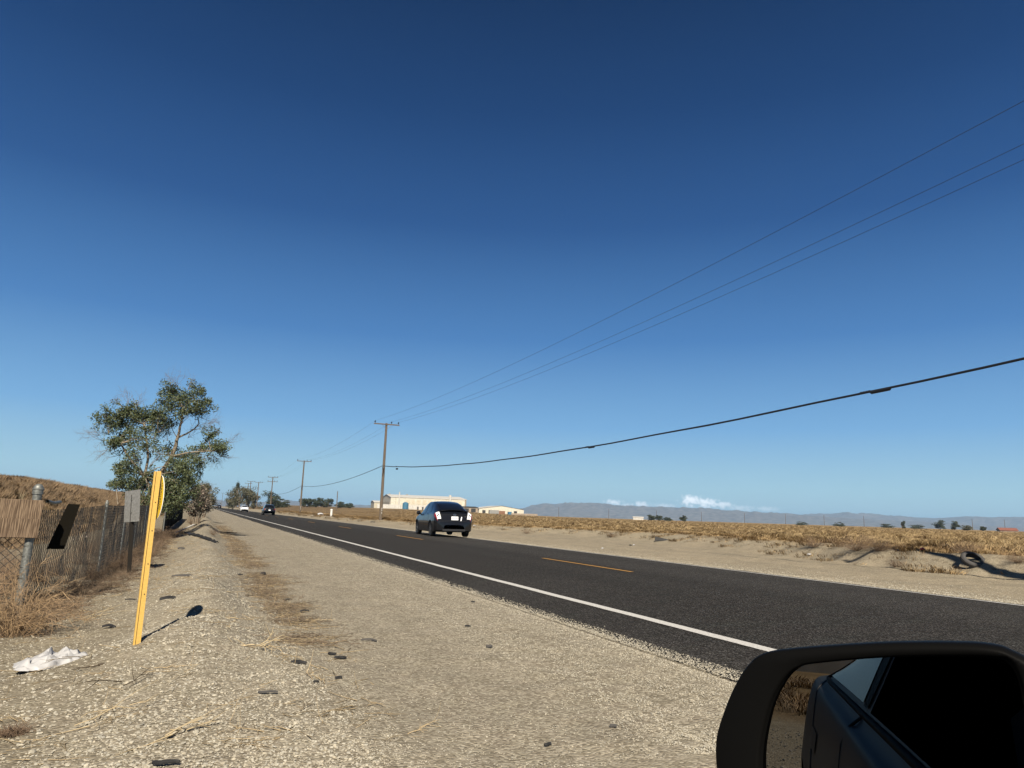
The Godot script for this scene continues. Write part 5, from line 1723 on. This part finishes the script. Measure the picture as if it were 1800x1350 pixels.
func make_grass() -> void:
	scatter_pebbles(9000, func() -> Array: return [rng.randf_range(-9.0, -1.5), rng.randf_range(-2.6, 5.0), 0.006 + 0.012 * pow(rng.randf(), 3.0)], "rear_stones", 65)
	var gold := [Color(0.42, 0.3, 0.145), Color(0.35, 0.25, 0.125), Color(0.47, 0.355, 0.19), Color(0.27, 0.19, 0.1)]
	var brown := [Color(0.2, 0.135, 0.08), Color(0.27, 0.19, 0.11), Color(0.15, 0.1, 0.06), Color(0.33, 0.24, 0.14)]
	# dry grass of the field
	var xf := []
	var cl := []
	rng.seed = 300
	while xf.size() < 75000:
		var r := 16.0 * pow(28.0, pow(rng.randf(), 0.8))
		var az := deg_to_rad(rng.randf_range(2.0, 66.0))
		var x := sin(az) * r
		var z := -cos(az) * r
		var xb := bank_x(-z)
		if x < xb - 0.6 + 0.6 * fbm.get_noise_2d(x * 8.0, z * 8.0): continue
		var e := sstep(xb - 0.6, xb + 3.5, x)
		if rng.randf() > 0.25 + 0.75 * e: continue
		var pat := fbm.get_noise_2d(x * 0.55, z * 0.55) + 0.4 * fbm.get_noise_2d(x * 4.0, z * 4.0)
		var left := 1.0 - sstep(8.0, 22.0, rad_to_deg(az))
		var bare := sstep(0.05, 0.45, pat)
		if rng.randf() < bare * 0.85: continue
		var s := (0.55 + 0.55 * rng.randf()) * (1.0 - 0.6 * left) * (0.4 + 0.6 * e) * (0.6 + 0.9 * clampf(0.5 + fbm.get_noise_2d(x * 1.2, z * 1.2), 0, 1)) * (1.0 - 0.35 * sstep(28, 60, r)) * (1.0 + r / 260.0)
		xf.append(Transform3D(Basis(Vector3.UP, rng.randf() * TAU).scaled_local(Vector3(s * 1.25, s, s * 1.25)), Vector3(x, gy(x, z), z)))
		var k := rng.randf_range(0.8, 1.15)
		var br := clampf(left * 0.8 + bare * 0.7 + 0.35 * (1.0 - e), 0, 1)
		cl.append(Color(k, k, k).lerp(Color(0.62, 0.55, 0.52) * k, br))
	for i in 17000:
		var d := 14.0 * pow(13.0, rng.randf())
		var x := bank_x(d) - 1.3 + 7.0 * pow(rng.randf(), 1.4)
		if rng.randf() > sstep(-0.15, 0.5, fbm.get_noise_2d(x * 5.0, d * 5.0)) * (0.25 + 0.75 * sstep(-1.0, 1.5, x - bank_x(d))) + sstep(1.0, 3.0, x - bank_x(d)): continue
		var s := rng.randf_range(0.25, 0.75) * (1.0 + d / 120.0)
		xf.append(Transform3D(Basis(Vector3.UP, rng.randf() * TAU).scaled_local(Vector3(s * 1.4, s * 0.8, s * 1.4)), Vector3(x, gy(x, -d), -d)))
		cl.append(Color(0.95, 0.9, 0.85) * rng.randf_range(0.75, 1.15))
	for q in 3:
		var sx := []
		var sc := []
		for i in range(q, xf.size(), 3):
			sx.append(xf[i]); sc.append(cl[i])
		many("dry_field_grass", tuft(30, 0.22, 0.6, gold, 310 + q, 0.006), M.dry_grass, sx, sc)
	# withered growth on the bank behind the fence
	xf = []
	cl = []
	rng.seed = 320
	while xf.size() < 15000:
		var d := rng.randf_range(12.0, 110.0)
		var x := -4.3 - 7.5 * pow(rng.randf(), 0.8) - (0.0 if d > 20 else 0.5)
		var z := -d
		if fbm.get_noise_2d(x * 6.0, z * 5.0) < -0.12 and x > -7.0: continue
		var s := rng.randf_range(0.35, 0.8) * (1.0 + d / 150.0)
		xf.append(Transform3D(Basis(Vector3.UP, rng.randf() * TAU).scaled_local(Vector3(s * 1.4, s * 0.75, s * 1.4)), Vector3(x, gy(x, z), z)))
		var k := rng.randf_range(0.7, 1.2)
		cl.append(Color(k, k * 0.98, k * 0.95))
	many("bank_undergrowth", tuft(34, 0.3, 0.5, brown, 330, 0.008), M.dry_grass, xf, cl)
	xf = []
	cl = []
	for i in 1600:
		var x := -11.0 - 9.0 * pow(rng.randf(), 1.3)
		var z := rng.randf_range(-4.0, 10.0)
		if fbm.get_noise_2d(x * 4.0, z * 4.0) < 0.0: continue
		var s := rng.randf_range(0.3, 1.0)
		xf.append(Transform3D(Basis(Vector3.UP, rng.randf() * TAU).scaled_local(Vector3(s * 1.4, s * 0.7, s * 1.4)), Vector3(x, gy(x, z), z)))
		cl.append(Color(1, 0.98, 0.95) * rng.randf_range(0.7, 1.2))
	many("rear_undergrowth", tuft(34, 0.3, 0.5, brown, 331, 0.008), M.dry_grass, xf, cl)
	var rw := thing("boundary_wall", "pale low wall far behind, seen only in the door mirror", "wall", Vector3(-24, gy(-24, 6), 6), deg_to_rad(70))
	for i in 6: slab(rw, "wall_panel", Vector3(-9.0 + i * 3.6, 0.8, 0), Vector3(3.55, 1.7, 0.2), M.pale_wall)
	# straw and dead weed swept along the toe of the mound
	xf = []
	cl = []
	rng.seed = 340
	for i in 3800:
		var d := 4.0 + 46.0 * pow(rng.randf(), 1.5)
		var x := 1.0 + 0.25 * fbm.get_noise_2d(d * 4.0, 60.0) + rng.randfn() * 0.17
		if i % 9 == 0: x = rng.randf_range(-1.4, 1.3)
		if i % 9 != 0 and (fbm.get_noise_2d(d * 7.0, 90.0) < -0.05 or d < 6.0): continue
		var s := rng.randf_range(0.4, 1.1)
		xf.append(Transform3D(Basis(Vector3.UP, rng.randf() * TAU).scaled_local(Vector3(s, s, s)), Vector3(x, gy(x, -d), -d)))
		var k := rng.randf_range(0.5, 1.1)
		cl.append(Color(0.22, 0.165, 0.11) * k if i % 3 else Color(0.44, 0.34, 0.2) * k)
	for q in 2:
		var sx := []
		var sc := []
		for i in range(q, xf.size(), 2):
			sx.append(xf[i]); sc.append(cl[i])
		many("straw_litter", stick_bundle(5, 0.26, 0.0035, 350 + q, 0.07), M.vertex_tinted, sx, sc)
	# dead leaf litter under the fence
	xf = []
	cl = []
	for i in 2600:
		var d := rng.randf_range(8.5, 42.0)
		var x := -1.75 + rng.randfn() * 0.3 + (0.25 if d > 12 else 0.0)
		var s := rng.randf_range(0.5, 1.4)
		xf.append(Transform3D(Basis(Vector3.UP, rng.randf() * TAU).scaled_local(Vector3(s, s, s)), Vector3(x, gy(x, -d), -d)))
		cl.append(Color(0.2, 0.14, 0.09) * rng.randf_range(0.5, 1.2))
	many("fence_litter", stick_bundle(8, 0.2, 0.003, 360, 0.3), M.vertex_tinted, xf, cl)

func weed_mesh(sd: int, stems: int, h: float, r: float, col: Color, droop: float) -> MB:
	rng.seed = sd
	var mb := MB.new()
	for i in stems:
		var a := rng.randf() * TAU
		var out := Vector3(cos(a), 0, sin(a))
		var k := rng.randf_range(0.65, 1.3)
		mb.col = col * k
		var lean := rng.randf_range(0.1, 1.0)
		var p := out * r * 0.12 * rng.randf()
		var pts := [p]
		for s in 5:
			var f := (s + 1) / 5.0
			pts.append(p + out * r * lean * f + Vector3(rng.randfn(), rng.randfn(), rng.randfn()) * 0.03 * h + Vector3(0, h * (1.1 - 0.5 * lean) * (f - droop * f * f * lean), 0))
		var rad := rng.randf_range(0.0022, 0.0045)
		mb.tube(pts, [rad, rad, rad * 0.8, rad * 0.7, rad * 0.5, rad * 0.3], 3, false)
		for q in rng.randi_range(4, 7):
			var at: Vector3 = pts[rng.randi_range(1, 5)]
			twig(mb, at, out + Vector3(rng.randfn(), rng.randfn() * 0.8 - droop * 0.3, rng.randfn()) * 0.9, h * rng.randf_range(0.12, 0.32), rad * 0.6, 1, 0.5)
	return mb

func scrap(sd: int, l: float, w: float, h: float, curl: float) -> MB:      # a torn curved piece of rubber or plastic
	rng.seed = sd
	var mb := MB.new()
	var g := []
	var g2 := []
	for i in 9:
		var t := i / 8.0
		var row := []
		var row2 := []
		var ww := w * (0.35 + 0.65 * sin(PI * clampf(t * 0.9 + 0.08, 0, 1))) * rng.randf_range(0.85, 1.15)
		for j in 5:
			var s := j / 4.0 - 0.5
			var p := Vector3((t - 0.5) * l, h * 0.25 + curl * l * sin(PI * t) * 0.5 + h * cos(PI * s) * 0.6, s * ww + 0.12 * l * sin(t * 5.0 + sd))
			row.append(p + Vector3(0, 0.008, 0))
			row2.append(p)
		g.append(row)
		g2.append(row2)
	mb.grid(g)
	mb.grid(g2)
	for i in 8:
		for j in [0, 4]: mb.quad(g[i][j], g[i + 1][j], g2[i + 1][j], g2[i][j])
	for j in 4:
		for i in [0, 8]: mb.quad(g[i][j], g[i][j + 1], g2[i][j + 1], g2[i][j])
	return mb

func make_debris() -> void:
	# the big dead tumbleweed by the corner post and the smaller weeds along the fence
	var straw := Color(0.40, 0.28, 0.16)
	var dry := Color(0.2, 0.138, 0.088)
	var w0 := spot(18, 1118)
	solo("dead_tumbleweed", weed_mesh(71, 80, 0.72, 0.58, Color(0.29, 0.2, 0.115), 0.6), M.vertex_tinted, "large pale dead tumbleweed with arching stalks before the corner post", "dead plant", w0, 0.3)
	solo("dead_tumbleweed", weed_mesh(72, 26, 0.8, 0.8, straw, 0.85), M.vertex_tinted, "pale arching dead stalks drooping over the tumbleweed towards the bag", "dead plant", w0 + Vector3(0.05, 0, 0.1), 1.3)
	var wl := [[-2.9, -9.4, 0.85, "brown dead brush left of the tumbleweed at the frame edge"], [-2.45, -11.8, 0.8, "brown dead brush behind the fence next to the corner post"], [-2.3, -13.6, 0.6, "low dead brush behind the first fence span"], [-1.75, -14.6, 0.45, "small dead weed at the foot of the second fence post"], [-1.4, -16.6, 0.55, "brown weed clump between second fence post and sign"], [-1.5, -18.6, 0.6, "brown weed clump behind the grey sign's post"], [-1.1, -20.5, 0.5, "dead weed clump right of the yellow marker's shaft"], [-1.35, -24.0, 0.7, "dark brown weed clump spilling from the fence beyond the sign"], [-1.3, -29.0, 0.8, "dead brush under the tall green tree"], [-2.6, -21.0, 0.9, "tall dead brush behind the fence by the sign"], [-0.75, -34.5, 0.5, "pale straw clump on the mound past the tree"], [0.35, -27.0, 0.35, "pale dry grass clump on top of the mound"], [-0.6, -48.0, 0.8, "brown weed heap at the far screened fence"], [-3.4, -12.5, 0.9, "withered brush on the sand left behind the fence"], [-3.8, -16.0, 1.0, "withered brush on the sand further behind the fence"], [-2.5, -12.9, 0.7, "dark brush low behind the hanging panel"], [-2.25, -14.9, 0.65, "dark brush just behind the second fence post"], [-2.2, -17.4, 0.7, "dark brush behind the fence left of the sign"], [-2.15, -19.8, 0.75, "dark brush behind the fence straight back of the sign"], [-2.9, -14.0, 0.8, "withered brush midway between fence and bank"], [-2.3, -25.5, 0.9, "withered brush behind the fence short of the tall tree"]]
	var protos := []
	for i in 3: protos.append(weed_mesh(80 + i, 75, 0.8, 0.7, dry, 0.35).mesh())
	for i in wl.size():
		var q: Array = wl[i]
		var o := MeshInstance3D.new()
		o.mesh = protos[i % 3]
		o.material_override = M.vertex_tinted
		o.name = numbered("dead_weed")
		add_child(o)
		o.position = Vector3(q[0], gy(q[0], q[1]) - 0.02, q[1])
		o.rotation.y = i * 1.7
		o.scale = Vector3(q[2], q[2] * 0.9, q[2])
		tag(o, q[3], "dead plant", "dead weeds along the fence")
	var rv := [[1432, 962, 0.9, "dark dead brush at the grass edge left of the white litter"], [1505, 968, 1.3, "wide heap of grey brush at the grass edge"], [1545, 970, 1.1, "grey brush right of the wide heap"], [1575, 998, 0.55, "small dead weed alone on the sandy verge"], [1690, 972, 0.8, "dead brush above the old tyre"], [1790, 990, 0.6, "dead weed at the right edge of the verge"], [1075, 945, 0.7, "dead brush left of the black plastic sheet"], [925, 938, 0.7, "low brush on the verge right of the black hatchback"]]
	for i in rv.size():
		var q: Array = rv[i]
		var o := MeshInstance3D.new()
		o.mesh = protos[i % 3]
		o.material_override = M.vertex_tinted
		o.name = numbered("verge_brush")
		add_child(o)
		o.position = spot(q[0], q[1])
		o.rotation.y = i * 2.3
		o.scale = Vector3(q[2] * 1.3, q[2] * 0.6, q[2])
		tag(o, q[3], "dead plant", "dead brush on the far verge")
	var bt := MeshInstance3D.new()
	bt.mesh = tuft(60, 0.55, 0.3, [Color(0.3, 0.24, 0.15), Color(0.2, 0.16, 0.1)], 95, 0.008)
	bt.material_override = M.dry_grass
	bt.name = "bank_tussock"
	add_child(bt)
	var bs := sight(37, 846, 33.0)
	bt.position = Vector3(bs.x, gy(bs.x, bs.z), bs.z)
	tag(bt, "single dry tussock on the crest of the bank at upper left", "dead plant")
	# torn rubber and plastic: photo place, length, width, height, curl, label
	var sc := [[325, 1016, 0.42, 0.13, 0.05, 0.15, "long curved black tyre tread lying on the mound"], [297, 1057, 0.22, 0.12, 0.06, 0.3, "black curled scrap left of the marker's shadow"], [463, 1012, 0.13, 0.1, 0.09, 0.3, "black wedge of rubber standing on the gravel"], [421, 1012, 0.14, 0.09, 0.03, 0.1, "grey black scrap beside the rubber wedge"], [457, 1027, 0.13, 0.04, 0.015, 0.1, "thin dark scrap just below the rubber wedge"], [454, 1042, 0.1, 0.05, 0.015, 0.1, "short black scrap at the straw's edge"], [505, 1056, 0.14, 0.03, 0.015, 0.15, "slender black strip right of the straw"], [535, 1077, 0.13, 0.05, 0.03, 0.2, "ragged black scrap in mid shoulder"], [650, 1128, 0.20, 0.05, 0.02, 0.12, "long blue black sliver on the open gravel"], [525, 1168, 0.15, 0.06, 0.03, 0.15, "blue grey pointed shard at the straw's lower end"], [598, 1160, 0.12, 0.06, 0.03, 0.3, "black bent scrap with a thin tail on the gravel"], [583, 1152, 0.09, 0.06, 0.02, 0.2, "grey flattened scrap touching the bent black one"], [470, 1222, 0.14, 0.035, 0.015, 0.15, "slim dark blade shaped shard near the bottom"], [595, 1195, 0.06, 0.04, 0.02, 0.1, "small black crumb below the bent scrap"], [556, 1202, 0.05, 0.03, 0.015, 0.1, "tiny black crumb left of the small crumb"], [822, 1103, 0.08, 0.04, 0.02, 0.2, "blue grey flake far right on the gravel"], [860, 1139, 0.07, 0.05, 0.03, 0.2, "black flake right of the blue grey flake"], [831, 1060, 0.07, 0.04, 0.02, 0.2, "small black flake nearest the asphalt edge"], [290, 1347, 0.14, 0.05, 0.02, 0.2, "black scrap cut by the bottom edge of the picture"], [963, 1313, 0.05, 0.04, 0.02, 0.1, "small dark lump low down left of the mirror"], [1078, 1280, 0.05, 0.04, 0.02, 0.1, "small dark lump nearest the door mirror"], [192, 1105, 0.16, 0.1, 0.04, 0.3, "crumpled grey black plastic on the sand by the tumbleweed"], [232, 1056, 0.2, 0.05, 0.02, 0.1, "flat black strip left of the yellow post"], [655, 919, 0.7, 0.3, 0.16, 0.2, "dark tyre scrap on the verge before the nearest pole"], [318, 967, 0.2, 0.16, 0.1, 0.3, "black lump on the mound's far shoulder"]]
	for i in sc.size():
		var q: Array = sc[i]
		solo("rubber_scrap", scrap(120 + i, q[2] * 0.85, q[3] * 0.55, q[4] * 0.6, q[5] * 0.6), M.rubber if i % 4 else M.dusty_rubber, q[6], "debris", spot(q[0], q[1]) + Vector3(0, 0.004, 0), 0.35 * sin(i * 2.1) - 0.38, "torn rubber and plastic on the shoulder")
	# black plastic strip trailing over the mound
	var ps := MB.new()
	var pg := []
	for k in 21:
		var p := spot(322 + k * 3.0, 938 + 18.0 * pow(k / 20.0, 1.6))
		var wv := 0.02 + 0.04 * absf(sin(k * 1.3))
		pg.append([p + Vector3(-0.05, 0.01, 0.09 + 0.05 * sin(k * 2.1)), p + Vector3(0, 0.02 + wv, 0), p + Vector3(0.05, 0.01, -0.08)])
	ps.grid(pg)
	solo("plastic_strip", ps, M.rubber, "long black plastic strip snaking across the mound below the tree", "debris")
	var pp := MB.new()
	var pa := spot(308, 938)
	var pe := sight(341, 922, -pa.z + 1.5)
	pp.tube([pa + Vector3(0, 0.03, 0), pe], [0.035], 10)
	solo("loose_pipe", pp, M.roof_white, "pale loose pipe leaning out of the weeds by the fence", "pipe")
	# crumpled white bag
	var bag := MB.new()
	var bg := []
	rng.seed = 9
	for i in 22:
		var row := []
		for j in 17:
			var u := i / 21.0
			var v := j / 16.0
			var dome := sin(PI * u) * sin(PI * v)
			var cr := fbm.get_noise_2d(i * 2.0, j * 2.4 + 300.0)
			var cr2 := absf(fbm.get_noise_2d(i * 4.0 + 50.0, j * 3.0))
			row.append(Vector3((u - 0.5) * 0.50 + 0.03 * cr, maxf(0.004, 0.12 * pow(dome, 0.5) * (0.6 + 0.75 * cr) + 0.06 * cr2 * sqrt(dome)), (v - 0.5) * 0.30 + 0.04 * cr2 + 0.05 * sin(u * 6.0)))
		bg.append(row)
	bag.grid(bg, true)
	solo("plastic_bag", bag, M.bag_plastic, "crumpled white plastic bag on the ground at lower left", "bag", spot(92, 1168), 0.25)
	# dead branches on the mound
	for q in [[440, 1140, 0.2, 0.006, "pale forked dead branch on the right slope of the mound", 5], [305, 1302, 0.2, 0.005, "pale split stalks near the bottom edge", 6], [140, 1285, 0.28, 0.004, "long thin bent stalk at lower left", 2], [215, 1250, 0.14, 0.004, "pale broken stalks left of the split ones", 4], [165, 1175, 0.2, 0.006, "short dark stick right of the white bag", 2], [205, 1205, 0.22, 0.005, "dark crooked stick below the yellow post", 2], [150, 1090, 0.3, 0.004, "thin twigs on the sand by the tumbleweed", 4]]:
		rng.seed = int(q[0])
		var mb := MB.new()
		mb.col = Color(0.42, 0.34, 0.21) if String(q[4]).contains("pale") or String(q[4]).contains("thin") else Color(0.06, 0.045, 0.03)
		for k in q[5]: twig(mb, Vector3(rng.randfn() * 0.05, q[3] + 0.015, rng.randfn() * 0.04), Vector3(1, rng.randf_range(0.0, 0.22), rng.randfn() * 0.35) * (1 if k % 3 else -1), q[2], q[3], 1, 0.3)
		solo("dead_branch", mb, M.vertex_tinted, q[4], "branch", spot(q[0], q[1]), 0.4)
	var mt := MeshInstance3D.new()
	mt.mesh = stick_bundle(240, 0.09, 0.0018, 402, 0.5)
	var mm := StandardMaterial3D.new()
	mm.albedo_color = Color(0.17, 0.115, 0.075).linear_to_srgb()
	mm.vertex_color_use_as_albedo = true
	mt.material_override = mm
	mt.name = "root_ball"
	add_child(mt)
	mt.position = spot(22, 1290)
	tag(mt, "matted brown root ball on the gravel at the lower left edge", "dead plant")
	# old tyre on the far bank
	var ty := MB.new()
	var prof := []
	for k in 13:
		var a := -2.1 + 4.2 * k / 12.0
		prof.append([0.24 + 0.075 * cos(a), 0.085 * sin(a)])
	ty.lathe(prof, 36)
	var inner := []
	for k in 13:
		var a := 2.1 - 4.2 * k / 12.0
		inner.append([0.24 + 0.065 * cos(a), 0.075 * sin(a)])
	ty.lathe(inner, 36)
	for k in 60:
		var a := TAU * k / 60.0
		ty.box(Vector3(cos(a) * 0.315, 0, -sin(a) * 0.315), Vector3(0.012, 0.11, 0.018), Basis(Vector3.UP, a))
	var tyre := solo("old_tyre", ty, M.dusty_rubber, "worn old tyre lying on the sandy bank at right", "tyre", spot(1711, 994) + Vector3(0, 0.14, 0))
	tyre.rotation = Vector3(deg_to_rad(38), deg_to_rad(-40), deg_to_rad(-8))
	var sheet := MB.new()
	sheet.plate([Vector2(-0.5, 0), Vector2(0.62, 0.02), Vector2(0.15, 0.13), Vector2(-0.45, 0.26)], 0.03, Basis(Vector3.UP, deg_to_rad(-30)) * Basis(Vector3.RIGHT, deg_to_rad(-25)), Vector3.ZERO)
	solo("plastic_sheet", sheet, M.rubber, "black wedge of plastic sheet at the grass edge mid right", "debris", spot(1166, 951))
	for q in [[1108, 960, 0.16, "rubber", "small black scrap beside white litter on the far verge"], [1114, 959, 0.13, "bag_plastic", "small white scrap beside the black one on the far verge"], [1423, 977, 0.2, "bag_plastic", "white crumpled litter on the far verge"], [1622, 969, 0.24, "red_plastic", "red plastic scrap at the grass edge left of the tyre shadow"], [1059, 965, 0.12, "bag_plastic", "tiny white scrap near the far road edge"], [563, 906, 0.9, "bag_plastic", "flat white litter left of the white standpipe"], [834, 925, 0.25, "bag_plastic", "white scrap right of the black hatchback"]]:
		solo("litter", scrap(int(q[0]), q[2], q[2] * 0.7, q[2] * 0.35, 0.3), M[q[3]], q[4], "litter", spot(q[0], q[1]), 0.3, "litter on the far verge")
	var sp := spot(582, 908)
	var sb := MB.new()
	sb.lathe([[0.16, -0.1], [0.16, 0.9], [0.19, 0.9], [0.19, 1.0], [0.12, 1.08], [0.01, 1.1]], 16)
	solo("standpipe", sb, M.white_paint, "short white standpipe at the grass edge left of the nearest pole", "standpipe", sp)
